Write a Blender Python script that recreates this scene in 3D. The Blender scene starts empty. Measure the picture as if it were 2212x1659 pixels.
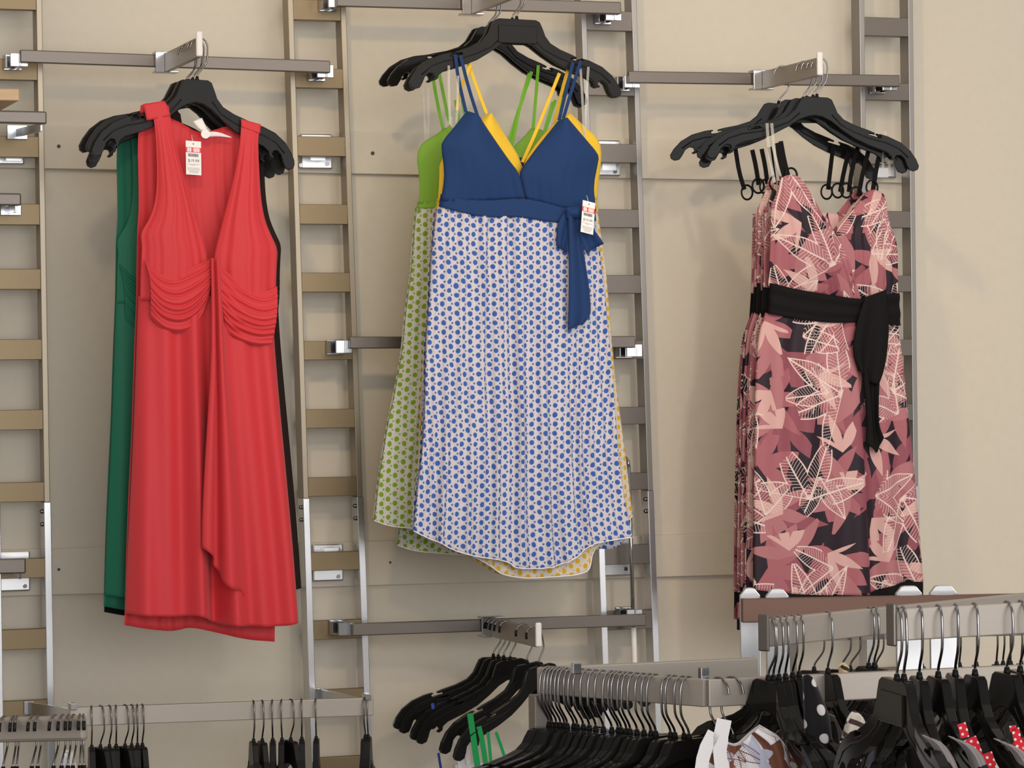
import bpy, bmesh, math, random
from mathutils import Vector, Matrix
random.seed(7)
PI = math.pi
S = bpy.context.scene
COL = S.collection

# ------------------------------------------------------------------ camera
FPX, CX, CY = 6500.0, 1106.0, 829.5
YAW, ROLL, DW = math.radians(19.06), math.radians(0.7), 5.9
CAM = Vector((-2.04, -DW, 1.6))
F = Vector((math.sin(YAW), math.cos(YAW), 0))
R0 = Vector((math.cos(YAW), -math.sin(YAW), 0))
U0 = Vector((0, 0, 1))
RC = R0 * math.cos(ROLL) - U0 * math.sin(ROLL)
UC = R0 * math.sin(ROLL) + U0 * math.cos(ROLL)
cd = bpy.data.cameras.new('camera')
cam = bpy.data.objects.new('camera', cd)
COL.objects.link(cam)
cd.sensor_fit = 'HORIZONTAL'; cd.sensor_width = 36.0
cd.lens = FPX / 2212 * 36.0
cd.clip_start = 0.05
m = Matrix((RC, UC, -F)).transposed().to_4x4()
m.translation = CAM
cam.matrix_world = m
S.camera = cam

def ray(px, py):
    return F + RC * ((px - CX) / FPX) + UC * ((CY - py) / FPX)
def W(px, py, d):
    """point seen at a pixel on the plane that stands d metres out from the wall"""
    r = ray(px, py)
    return CAM + r * ((DW - d) / r.y)
def WZ(px, py, z):
    return CAM + ray(px, py) * z

# ------------------------------------------------------------------ objects
def tag(o, label=None, cat=None, group=None, kind=None):
    if label: o['label'] = label
    if cat: o['category'] = cat
    if group: o['group'] = group
    if kind: o['kind'] = kind
    return o
def empty(name, loc, label, cat, group=None, rot=(0, 0, 0)):
    o = bpy.data.objects.new(name, None); COL.objects.link(o)
    o.location = loc; o.rotation_euler = rot
    o.empty_display_size = 0.05
    return tag(o, label, cat, group)
def dup(root, loc, label, group=None, rot=None, mats=None, name=None):
    r = root.copy(); COL.objects.link(r)
    r.location = loc
    if name: r.name = name
    if rot is not None: r.rotation_euler = rot
    r['label'] = label
    if group: r['group'] = group
    for ch in list(root.children):
        c = ch.copy(); COL.objects.link(c); c.parent = r
        if mats:
            if c.data and c.data.materials and c.data.materials[0].name in mats:
                c.data = c.data.copy()
                c.data.materials[0] = mats[c.data.materials[0].name]
        for g in ch.children:
            e = g.copy(); COL.objects.link(e); e.parent = c
            if mats and e.data and e.data.materials and e.data.materials[0].name in mats:
                e.data = e.data.copy()
                e.data.materials[0] = mats[e.data.materials[0].name]
    return r
def obj(name, bm, mat, parent=None, world=True, smooth=False, bevel=0, solid=0, subsurf=0, label=None):
    """links a bmesh as ONE object; with world=True the vertices are world points"""
    org = Vector((0, 0, 0))
    p = parent
    while p is not None:
        org += Vector(p.location); p = p.parent
    if world and parent is not None:
        for v in bm.verts: v.co -= org
    loc = Vector((0, 0, 0))
    if parent is None and world:
        xs = [v.co for v in bm.verts]
        loc = Vector((sum(c.x for c in xs) / len(xs), sum(c.y for c in xs) / len(xs), min(c.z for c in xs)))
        for v in bm.verts: v.co -= loc
    me = bpy.data.meshes.new(name)
    bm.to_mesh(me); bm.free()
    me.materials.append(mat)
    if smooth:
        for p_ in me.polygons: p_.use_smooth = True
    o = bpy.data.objects.new(name, me); COL.objects.link(o)
    o.parent = parent; o.location = loc
    if solid:
        s = o.modifiers.new('solidify', 'SOLIDIFY'); s.thickness = solid; s.offset = 0
    if bevel:
        b = o.modifiers.new('bevel', 'BEVEL'); b.width = bevel; b.segments = 2; b.limit_method = 'ANGLE'
        b.angle_limit = math.radians(40)
    if subsurf:
        s = o.modifiers.new('subsurf', 'SUBSURF'); s.levels = subsurf; s.render_levels = subsurf
    if label: o['label'] = label
    return o

# ------------------------------------------------------------------ mesh helpers
def NB(): return bmesh.new()
def box_axes(bm, c, ax, ay, az):
    vs = []
    for sx in (-1, 1):
        for sy in (-1, 1):
            for sz in (-1, 1):
                vs.append(bm.verts.new(c + ax * sx / 2 + ay * sy / 2 + az * sz / 2))
    for f in ((0, 1, 3, 2), (4, 6, 7, 5), (0, 4, 5, 1), (2, 3, 7, 6), (0, 2, 6, 4), (1, 5, 7, 3)):
        bm.faces.new([vs[i] for i in f])
    return bm
def box(bm, c, sx, sy, sz):
    return box_axes(bm, Vector(c), Vector((sx, 0, 0)), Vector((0, sy, 0)), Vector((0, 0, sz)))
def bar(bm, a, b, h, t, drop=True):
    """flat bar from a to b given along its TOP centre line; h tall, t thick"""
    a = Vector(a); b = Vector(b); d = b - a
    side = Vector((0, 0, 1)).cross(d).normalized()
    up = d.cross(side).normalized()
    if up.z < 0: up = -up
    c = (a + b) / 2 - (up * h / 2 if drop else Vector((0, 0, 0)))
    return box_axes(bm, c, d, side * t, up * h)
def tube(bm, pts, r, n=8, closed=False, r2=None, caps=True):
    pts = [Vector(p) for p in pts]; N = len(pts); rings = []
    nrm = None
    for i, p in enumerate(pts):
        if closed: d = pts[(i + 1) % N] - pts[i - 1]
        else: d = pts[min(i + 1, N - 1)] - pts[max(i - 1, 0)]
        d.normalize()
        if nrm is None:
            nrm = d.cross(Vector((0.123, 0.93, 0.31))).normalized()
        nrm = (nrm - d * nrm.dot(d)).normalized()
        bn = d.cross(nrm)
        rr = r if r2 is None else r + (r2 - r) * i / max(1, N - 1)
        rings.append([bm.verts.new(p + (nrm * math.cos(2 * PI * k / n) + bn * math.sin(2 * PI * k / n)) * rr) for k in range(n)])
    for i in range(N if closed else N - 1):
        A, B = rings[i], rings[(i + 1) % N]
        for k in range(n):
            bm.faces.new((A[k], A[(k + 1) % n], B[(k + 1) % n], B[k]))
    if not closed and caps:
        bm.faces.new(list(reversed(rings[0]))); bm.faces.new(rings[-1])
    return bm
def chaikin(p, it=2):
    for _ in range(it):
        q = [p[0]]
        for a, b in zip(p, p[1:]):
            q.append(tuple(a[i] * .75 + b[i] * .25 for i in range(len(a))))
            q.append(tuple(a[i] * .25 + b[i] * .75 for i in range(len(a))))
        q.append(p[-1]); p = q
    return p
def poly_at(p):
    cum = [0]
    for a, b in zip(p, p[1:]): cum.append(cum[-1] + math.dist(a, b))
    T = cum[-1] or 1
    def f(t):
        s = t * T
        for i in range(len(p) - 1):
            if s <= cum[i + 1] or i == len(p) - 2:
                k = 0 if cum[i + 1] == cum[i] else (s - cum[i]) / (cum[i + 1] - cum[i])
                k = min(max(k, 0), 1)
                return tuple(p[i][j] * (1 - k) + p[i + 1][j] * k for j in range(len(p[0])))
    return f
def extrude_poly(bm, pts, thick, M=None):
    """pts: outline in local (x,z); made into a slab thick along y"""
    f0 = [bm.verts.new((x, -thick / 2, z)) for x, z in pts]
    f1 = [bm.verts.new((x, thick / 2, z)) for x, z in pts]
    n = len(pts)
    bm.faces.new(f0); bm.faces.new(list(reversed(f1)))
    for i in range(n):
        bm.faces.new((f0[i], f1[i], f1[(i + 1) % n], f0[(i + 1) % n]))
    bmesh.ops.recalc_face_normals(bm, faces=bm.faces[:])
    if M is not None:
        for v in f0 + f1: v.co = M @ v.co
    return bm

def cloth(bm, L, R, d, nu, nv, top=None, bot=None, disp=None, smooth=2, mapf=None, push=None, uvo=(0, 0), uvs=1.0):
    """fabric panel bounded by four image-plane curves on the plane d out from the wall; disp(u,v) pushes
    it towards the room.  UVs follow the real surface length so that the print bends with the folds"""
    top = top or [L[0], R[0]]; bot = bot or [L[-1], R[-1]]
    fl, fr, ft, fb = [poly_at(chaikin(list(q), smooth) if len(q) > 2 else list(q)) for q in (L, R, top, bot)]
    mp = mapf or (lambda x, y: W(x, y, d))
    push = push or Vector((0, -1, 0))
    uvl = bm.loops.layers.uv.verify()
    c00, c10, c01, c11 = fl(0), fr(0), fl(1), fr(1)
    G = []; UV = []
    for j in range(nv + 1):
        v = j / nv; row = []
        a, b = fl(v), fr(v)
        for i in range(nu + 1):
            u = i / nu; t, q = ft(u), fb(u)
            P = []
            for k in (0, 1):
                P.append((1 - v) * t[k] + v * q[k] + (1 - u) * a[k] + u * b[k]
                         - ((1 - u) * (1 - v) * c00[k] + u * (1 - v) * c10[k] + (1 - u) * v * c01[k] + u * v * c11[k]))
            w = mp(P[0], P[1])
            if disp: w = w + push * disp(u, v)
            row.append(w)
        G.append([bm.verts.new(w) for w in row])
        cum = [0]
        for x, y in zip(row, row[1:]): cum.append(cum[-1] + (x - y).length)
        mid = cum[nu // 2]
        UV.append([(c - mid) for c in cum])
    for j in range(nv):
        for i in range(nu):
            f = bm.faces.new((G[j][i], G[j + 1][i], G[j + 1][i + 1], G[j][i + 1]))
            for l, (jj, ii) in zip(f.loops, ((j, i), (j + 1, i), (j + 1, i + 1), (j, i + 1))):
                l[uvl].uv = ((UV[jj][ii] + uvo[0]) * uvs, (G[jj][ii].co.z + uvo[1]) * uvs)
    return bm
def oval(u): return math.sqrt(max(0.0, 1 - (2 * u - 1) ** 2))
def folds(seed, n, amp, grow=(0.4, 1.0), drift=0.12, sharp=1.0):
    rg = random.Random(seed)
    comp = [(n * rg.uniform(.6, 1.5), rg.uniform(0, 6.3), rg.uniform(.5, 1), rg.uniform(-drift, drift)) for _ in range(4)]
    tot = sum(c[2] for c in comp)
    def f(u, v):
        s = 0
        for fr, ph, a, dr in comp:
            x = math.sin(2 * PI * fr * (u + dr * v) + ph)
            s += a * (1 - 2 * abs(x) ** sharp if sharp < 1 else x)
        return amp * s / tot * (grow[0] + (grow[1] - grow[0]) * v)
    return f
def ribbon(bm, pts, w, mapf, push=Vector((0, -1, 0)), lift=0.0):
    """thin strap of width w (m) through image points"""
    P = [mapf(x, y) + push * lift for x, y in chaikin(list(pts), 1)] if len(pts) > 2 else [mapf(x, y) + push * lift for x, y in pts]
    uvl = bm.loops.layers.uv.verify()
    prev = None; s = 0
    for i, p in enumerate(P):
        d = (P[min(i + 1, len(P) - 1)] - P[max(i - 1, 0)]).normalized()
        side = d.cross(push).normalized() * (w / 2)
        cur = (bm.verts.new(p - side), bm.verts.new(p + side))
        if prev:
            s2 = s + (P[i] - P[i - 1]).length
            f = bm.faces.new((prev[0], prev[1], cur[1], cur[0]))
            for l, uvv in zip(f.loops, ((0, s), (w, s), (w, s2), (0, s2))): l[uvl].uv = uvv
            s = s2
        prev = cur
    return bm

# ------------------------------------------------------------------ materials
class E:
    """tiny expression layer over math nodes"""
    nt = None
    def __init__(s, x): s.x = x
    @staticmethod
    def op(o, *a):
        n = E.nt.nodes.new('ShaderNodeMath'); n.operation = o
        for i, k in enumerate(a):
            k = k.x if isinstance(k, E) else k
            if isinstance(k, (int, float)): n.inputs[i].default_value = k
            else: E.nt.links.new(k, n.inputs[i])
        return E(n.outputs[0])
    def __add__(s, o): return E.op('ADD', s, o)
    __radd__ = __add__
    def __sub__(s, o): return E.op('SUBTRACT', s, o)
    def __rsub__(s, o): return E.op('SUBTRACT', o, s)
    def __mul__(s, o): return E.op('MULTIPLY', s, o)
    __rmul__ = __mul__
    def __truediv__(s, o): return E.op('DIVIDE', s, o)
    def lt(s, o): return E.op('LESS_THAN', s, o)
    def gt(s, o): return E.op('GREATER_THAN', s, o)
    def fract(s): return E.op('FRACT', s)
    def abs(s): return E.op('ABSOLUTE', s)
    def sin(s): return E.op('SINE', s)
    def sqrt(s): return E.op('SQRT', s)
    def mn(s, o): return E.op('MINIMUM', s, o)
    def mx(s, o): return E.op('MAXIMUM', s, o)
    def atan2(s, o): return E.op('ARCTAN2', s, o)
    def step(s, a, b):
        """soft 1 below a, 0 above b"""
        n = E.nt.nodes.new('ShaderNodeMapRange'); n.interpolation_type = 'LINEAR'
        E.nt.links.new(s.x, n.inputs[0])
        n.inputs[1].default_value = a; n.inputs[2].default_value = b
        n.inputs[3].default_value = 1; n.inputs[4].default_value = 0
        return E(n.outputs[0])
def newmat(name, rough=0.6, metal=0.0, color=(.5, .5, .5), spec=0.5, coat=0.0, sheen=0.0):
    mt = bpy.data.materials.new(name); mt.use_nodes = True
    b = mt.node_tree.nodes['Principled BSDF']
    b.inputs['Base Color'].default_value = (*color, 1)
    b.inputs['Roughness'].default_value = rough
    b.inputs['Metallic'].default_value = metal
    b.inputs['Specular IOR Level'].default_value = spec
    b.inputs['Coat Weight'].default_value = coat
    b.inputs['Coat Roughness'].default_value = 0.12
    if sheen:
        b.inputs['Sheen Weight'].default_value = sheen
        b.inputs['Sheen Roughness'].default_value = 0.4
    E.nt = mt.node_tree
    return mt, b
def mixc(fac, a, b):
    n = E.nt.nodes.new('ShaderNodeMix'); n.data_type = 'RGBA'
    if isinstance(fac, E): E.nt.links.new(fac.x, n.inputs[0])
    else: n.inputs[0].default_value = fac
    for k, i in ((a, 6), (b, 7)):
        if isinstance(k, tuple): n.inputs[i].default_value = (*k, 1)
        else: E.nt.links.new(k, n.inputs[i])
    return n.outputs[2]
def noise(scale, detail=3, coord='Object', stretch=None):
    tc = E.nt.nodes.new('ShaderNodeTexCoord'); n = E.nt.nodes.new('ShaderNodeTexNoise')
    n.inputs['Scale'].default_value = scale; n.inputs['Detail'].default_value = detail
    src = tc.outputs[coord]
    if stretch:
        mp = E.nt.nodes.new('ShaderNodeMapping'); mp.inputs['Scale'].default_value = stretch
        E.nt.links.new(src, mp.inputs[0]); src = mp.outputs[0]
    E.nt.links.new(src, n.inputs['Vector'])
    return E(n.outputs[0])
def bump(b, h, strength, dist):
    n = E.nt.nodes.new('ShaderNodeBump'); n.inputs['Strength'].default_value = strength
    n.inputs['Distance'].default_value = dist
    E.nt.links.new(h.x, n.inputs['Height']); E.nt.links.new(n.outputs[0], b.inputs['Normal'])
def uvxy():
    tc = E.nt.nodes.new('ShaderNodeTexCoord'); sp = E.nt.nodes.new('ShaderNodeSeparateXYZ')
    E.nt.links.new(tc.outputs['UV'], sp.inputs[0])
    return E(sp.outputs[0]), E(sp.outputs[1])

def mat_simple(name, color, rough=.6, metal=0, var=0.06, nscale=40, bumpd=0, spec=.5, coat=0, sheen=0, stretch=None):
    mt, b = newmat(name, rough, metal, color, spec, coat, sheen)
    nz = noise(nscale, 3, 'Object', stretch)
    dark = tuple(c * (1 - var) for c in color); lite = tuple(min(1, c * (1 + var)) for c in color)
    E.nt.links.new(mixc(nz, dark, lite), b.inputs['Base Color'])
    if bumpd: bump(b, nz, 0.5, bumpd)
    return mt
M = {}
M['wall'] = mat_simple('wall_paint', (.60, .54, .445), .75, 0, .035, 55, .0006, spec=.25)
M['floor'] = mat_simple('floor_vinyl', (.26, .235, .20), .5, 0, .08, 6)
M['nickel'] = mat_simple('satin_nickel', (.150, .128, .112), .40, .70, .06, 30, 0, stretch=(1, 1, 40))
M['bronze'] = mat_simple('brushed_champagne_metal', (.185, .135, .075), .42, .70, .08, 30, 0, stretch=(40, 1, 1))
M['nickelp'] = mat_simple('grey_post_metal', (.27, .25, .235), .36, .75, .05, 30, 0, stretch=(40, 40, 1))
M['railm'] = mat_simple('pale_rail_metal', (.36, .315, .27), .45, .5, .06, 30, 0, stretch=(1, 1, 40))
M['redreflm'] = mat_simple('metal_bar_red_reflection', (.135, .070, .050), .40, .55, .06, 30, 0, stretch=(1, 1, 40))  # crossbar metal; reflection of red clothing is put into the brown base colour
M['chrome'] = mat_simple('chrome_plate', (.42, .42, .43), .16, 1, .03, 25)
M['chromes'] = mat_simple('brushed_chrome', (.56, .55, .55), .26, 1, .06, 30, 0, stretch=(40, 40, 2))
M['wire'] = mat_simple('hook_wire', (.20, .18, .17), .22, 1, .05, 30)
M['wirec'] = mat_simple('bright_hook_wire', (.24, .23, .235), .16, 1, .05, 30)
M['plastic'] = mat_simple('black_hanger_plastic', (.010, .0095, .009), .12, 0, .25, 18, 0, spec=.07, coat=.0)
M['plasticm'] = mat_simple('dull_black_hanger_plastic', (.013, .012, .0115), .36, 0, .25, 18, 0, spec=.13)
M['tip'] = mat_simple('white_end_cap', (.72, .69, .66), .4, 0, .03, 30)
M['wood'] = mat_simple('pale_wood', (.55, .36, .19), .5, 0, .15, 12, 0, stretch=(1, 1, 10))
M['hole'] = mat_simple('dark_hole', (.05, .045, .04), .7)
M['white'] = mat_simple('white_label', (.82, .79, .76), .55, 0, .02, 60)
M['ink'] = mat_simple('printed_ink', (.10, .09, .10), .6)
M['inkg'] = mat_simple('grey_printed_ink', (.33, .31, .31), .6)
M['redink'] = mat_simple('red_printed_band', (.66, .05, .07), .55)

def fabric(name, col, rough=.62, sheen=.25, weave=900, var=.10, bd=.0004, spec=.3):
    mt, b = newmat(name, rough, 0, col, spec, 0, sheen)
    nz = noise(weave, 2); n2 = noise(26, 3)
    c = mixc(nz, tuple(x * (1 - var) for x in col), tuple(min(1, x * (1 + var)) for x in col))
    E.nt.links.new(c, b.inputs['Base Color'])
    bump(b, nz * .5 + n2 * .0, .35, bd)
    return mt
M['red'] = fabric('coral_red_jersey', (.60, .034, .042), .6, .12, 700, .10)
M['green'] = fabric('emerald_jersey', (.004, .125, .066), .6, .08, 700)
M['brown'] = fabric('dark_brown_jersey', (.020, .010, .009), .7, .0, 700, spec=.1)
M['black'] = fabric('black_jersey', (.008, .0072, .0075), .8, .0, 700, spec=.1)
M['navy'] = fabric('navy_blue_cotton', (.009, .036, .125), .8, .05, 1100, .14)
M['yellow'] = fabric('golden_yellow_cotton', (.80, .50, .030), .7, .2, 1100)
M['lime'] = fabric('lime_green_cotton', (.20, .40, .040), .7, .1, 1100)
M['limes'] = fabric('lime_green_strap', (.16, .42, .020), .6, .2, 900)
M['greens'] = fabric('bright_green_strap', (.0, .25, .055), .6, .2, 900)
M['bluek'] = fabric('royal_blue_strap', (.02, .05, .30), .6, .2, 900)
M['lining'] = fabric('white_lining', (.74, .71, .72), .8, .1, 900, .04)
M['greyf'] = fabric('grey_satin', (.16, .14, .135), .45, .3, 500)
M['redf'] = fabric('bright_red_cotton', (.50, .008, .012), .7, .2, 700)
M['whitef'] = fabric('white_cotton', (.75, .72, .72), .75, .2, 900)
M['pinkl'] = fabric('pink_care_label', (.75, .42, .50), .7, .1, 600)

def clear_mat():
    mt, b = newmat('clear_elastic_strap', .12, 0, (.62, .57, .48), .7)
    tr = E.nt.nodes.new('ShaderNodeBsdfTransparent'); mx = E.nt.nodes.new('ShaderNodeMixShader')
    mx.inputs[0].default_value = .26
    out = E.nt.nodes['Material Output']
    E.nt.links.new(tr.outputs[0], mx.inputs[1]); E.nt.links.new(b.outputs[0], mx.inputs[2])
    E.nt.links.new(mx.outputs[0], out.inputs[0])
    return mt
M['clear'] = clear_mat()

def dots_mat(name, ground, dot, dot2, alpha=.9, pu=.0308, pv=.0178, r1=.0050, r2=.0021):
    """staggered polka dots, large with small ones between, on slightly sheer chiffon"""
    mt, b = newmat(name, .7, 0, ground, .25, 0, .2)
    x, y = uvxy()
    wob = noise(35, 1, 'UV'); wob2 = noise(33, 1, 'Object')
    x = x + (wob - .5) * .006; y = y + (wob2 - .5) * .006
    def lat(ox, oy):
        a = ((x / pu + ox).fract() - .5) * pu
        c = ((y / pv + oy).fract() - .5) * pv
        return (a * a + c * c).sqrt()
    big = lat(0, 0).mn(lat(.5, .5))
    small = lat(.3333, 0.0).mn(lat(.8333, .5))
    k1 = big.step(r1 * .92, r1 * 1.1); k2 = small.step(r2 * .8, r2 * 1.2)
    c = mixc(k2, ground, dot2); c = mixc(k1, c, dot)
    E.nt.links.new(c, b.inputs['Base Color'])
    wv = noise(1300, 2)
    bump(b, wv, .2, .0003)
    tr = E.nt.nodes.new('ShaderNodeBsdfTransparent'); mx = E.nt.nodes.new('ShaderNodeMixShader')
    tl = E.nt.nodes.new('ShaderNodeBsdfTranslucent'); m2 = E.nt.nodes.new('ShaderNodeMixShader')
    E.nt.links.new(c, tl.inputs[0]); m2.inputs[0].default_value = .25
    E.nt.links.new(b.outputs[0], m2.inputs[1]); E.nt.links.new(tl.outputs[0], m2.inputs[2])
    fac = k1.mx(k2) * (.97 - alpha) + alpha
    E.nt.links.new(fac.x, mx.inputs[0])
    E.nt.links.new(tr.outputs[0], mx.inputs[1]); E.nt.links.new(m2.outputs[0], mx.inputs[2])
    E.nt.links.new(mx.outputs[0], E.nt.nodes['Material Output'].inputs[0])
    return mt
M['dotb'] = dots_mat('blue_dotted_chiffon', (.76, .72, .76), (.055, .145, .50), (.09, .16, .40), .90)
M['dotg'] = dots_mat('green_dotted_chiffon', (.80, .78, .72), (.26, .46, .03), (.34, .48, .10), .88)
M['doty'] = dots_mat('yellow_dotted_chiffon', (.80, .74, .67), (.76, .46, .03), (.76, .52, .12), .88)
M['hem'] = fabric('white_rolled_hem', (.80, .77, .80), .7, .1)

def leaf_mat(name, ground, tones, line, scale=9.0, rough=.55, ln=.5):
    """large leaf sprays in several tones with drawn leaf outlines over them"""
    mt, b = newmat(name, rough, 0, ground, .2, 0, .03)
    x0, y0 = uvxy()
    oi = E.nt.nodes.new('ShaderNodeObjectInfo'); rnd = E(oi.outputs['Random'])
    x0 = x0 + rnd * 5.0; y0 = y0 + rnd * 3.0
    def spray(seed, sc, n, Rl, Wd, arc, outline=False):
        x = x0 * sc + seed * 3.71; y = y0 * sc + seed * 1.93
        cb = E.nt.nodes.new('ShaderNodeCombineXYZ')
        E.nt.links.new(x.x, cb.inputs[0]); E.nt.links.new(y.x, cb.inputs[1])
        vo = E.nt.nodes.new('ShaderNodeTexVoronoi'); vo.voronoi_dimensions = '2D'
        vo.inputs['Scale'].default_value = 1; vo.inputs['Randomness'].default_value = .55
        E.nt.links.new(cb.outputs[0], vo.inputs['Vector'])
        sp = E.nt.nodes.new('ShaderNodeSeparateXYZ'); E.nt.links.new(vo.outputs['Position'], sp.inputs[0])
        sc_ = E.nt.nodes.new('ShaderNodeSeparateColor'); E.nt.links.new(vo.outputs['Color'], sc_.inputs[0])
        lx = x - E(sp.outputs[0]); ly = y - E(sp.outputs[1])
        r = (lx * lx + ly * ly).sqrt()
        an = ly.atan2(lx) / (2 * PI) + E(sc_.outputs[0])     # turns
        an = an.fract()
        k = an * float(n)
        off = (k.fract() - .5) * (2 * PI / n)
        lat = (r * off.sin()).abs()
        rr = (r / (Rl * 1.0)).mn(1.0)
        prof = (rr * PI).sin() * (1.25 - rr * .5) * Wd
        inside = lat.lt(prof) * an.lt(arc) * r.lt(Rl)
        if outline:
            edge = inside * lat.gt(prof - .014)
            mid = inside * lat.lt(.008)
            vein = inside * ((r * 30.0 - lat * 22.0).fract()).lt(.16)
            stem = inside * 0.0
            return edge.mx(mid).mx(vein * .9)
        # a stalk from the centre of the spray
        return inside
    c = ground
    for i, (col, n, Rl, Wd, arc, sc) in enumerate(tones):
        c = mixc(spray(i + 1.3, sc * scale, n, Rl, Wd, arc), c, col)
    c = mixc(spray(9.1, .62 * scale, 7, .70, .125, .50, True) * ln * 2, c, line)
    c = mixc(spray(5.7, .75 * scale, 6, .62, .13, .36, True) * ln * 2, c, line)
    E.nt.links.new(c, b.inputs['Base Color'])
    bump(b, noise(900, 2), .25, .0003)
    return mt
M['floral'] = leaf_mat('pink_leaf_print', (.020, .011, .018),
    [((.25, .070, .092), 9, .78, .095, .58, .80), ((.34, .108, .128), 8, .74, .105, .62, .90),
     ((.38, .145, .160), 9, .70, .085, .45, .85), ((.58, .34, .315), 8, .66, .085, .30, 1.0)],
    (.68, .53, .48), 8.0)
M['leafb'] = leaf_mat('brown_leaf_print', (.66, .63, .65),
    [((.14, .055, .03), 6, .62, .17, .6, .8), ((.42, .42, .52), 7, .6, .14, .5, 1.0)],
    (.16, .06, .04), 19.0)
def stripe_mat(name, a, b_, c_=None, period=.022):
    mt, b = newmat(name, .6, 0, a, .3, 0, .2)
    x, y = uvxy(); nz = noise(12, 2, 'UV')
    s = ((y / period + x / period * .35 + nz * 1.2).fract())
    c = mixc(s.lt(.32), a, b_)
    if c_: c = mixc(((y / period / 3.1 + nz * .6).fract()).lt(.22), c, c_)
    E.nt.links.new(c, b.inputs['Base Color'])
    return mt
M['stripe'] = stripe_mat('cream_brown_stripes', (.68, .60, .52), (.06, .03, .025))
M['stripep'] = stripe_mat('pink_white_stripes', (.62, .50, .46), (.42, .05, .09), (.06, .03, .03), .012)
M['stripey'] = stripe_mat('yellow_black_stripes', (.72, .55, .30), (.03, .025, .02), None, .02)
M['dotw'] = dots_mat('black_fabric_white_dots', (.012, .011, .012), (.80, .76, .76), (.012, .011, .012), .99, .052, .034, .0060, .001)
M['dotr'] = dots_mat('red_fabric_white_dots', (.62, .015, .03), (.80, .74, .72), (.62, .015, .03), .99, .012, .0075, .0014, .0004)
M['dotk'] = dots_mat('black_fabric_pin_dots', (.012, .011, .012), (.70, .68, .66), (.012, .011, .012), .99, .012, .0075, .0013, .0004)

# ------------------------------------------------------------------ setting
bm = NB(); box(bm, (0.3, .06, 1.75), 9, .12, 3.5)
tag(obj('wall_back', bm, M['wall']), 'beige painted shop wall behind the dress displays', 'wall', None, 'structure')
bm = NB(); box(bm, (0.3, -4.0, -.05), 9, 8.3, .1)
tag(obj('floor', bm, M['floor']), 'grey beige shop floor below the racks', 'floor', None, 'structure')
def trim(name, tl, tr, bl, br, label, holes):
    bm = NB(); th = .014
    f = [W(*tl, th), W(*tr, th), W(*br, th), W(*bl, th)]
    a = [bm.verts.new(p) for p in f]; b = [bm.verts.new(Vector((p.x, -.0002, p.z))) for p in f]
    bm.faces.new(a); bm.faces.new(list(reversed(b)))
    for i in range(4): bm.faces.new((a[i], b[i], b[(i + 1) % 4], a[(i + 1) % 4]))
    bmesh.ops.recalc_face_normals(bm, faces=bm.faces[:])
    o = tag(obj(name, bm, M['wall'], bevel=.0015), label, 'wall batten', None, 'structure')
    for hx, hy, hr in holes:
        bm = NB(); p = W(hx, hy, th + .0005)
        tube(bm, [p + Vector((0, .001, 0)), p + Vector((0, -.0012, 0))], hr, 14)
        obj('screw_head', bm, M['hole'], o)
trim('trim_1', (-260, 262), (1972, 312), (-260, 358), (1972, 395.5), 'upper flat beige wall batten running behind the ladders',
     [(127, 316, .0035), (805, 331, .0038)])
trim('trim_2', (-260, 1194), (1984, 1143), (-260, 1296), (1984, 1230), 'lower flat beige wall batten running behind the ladders',
     [(127, 1230, .0028), (843, 1215, .0024)])

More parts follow.
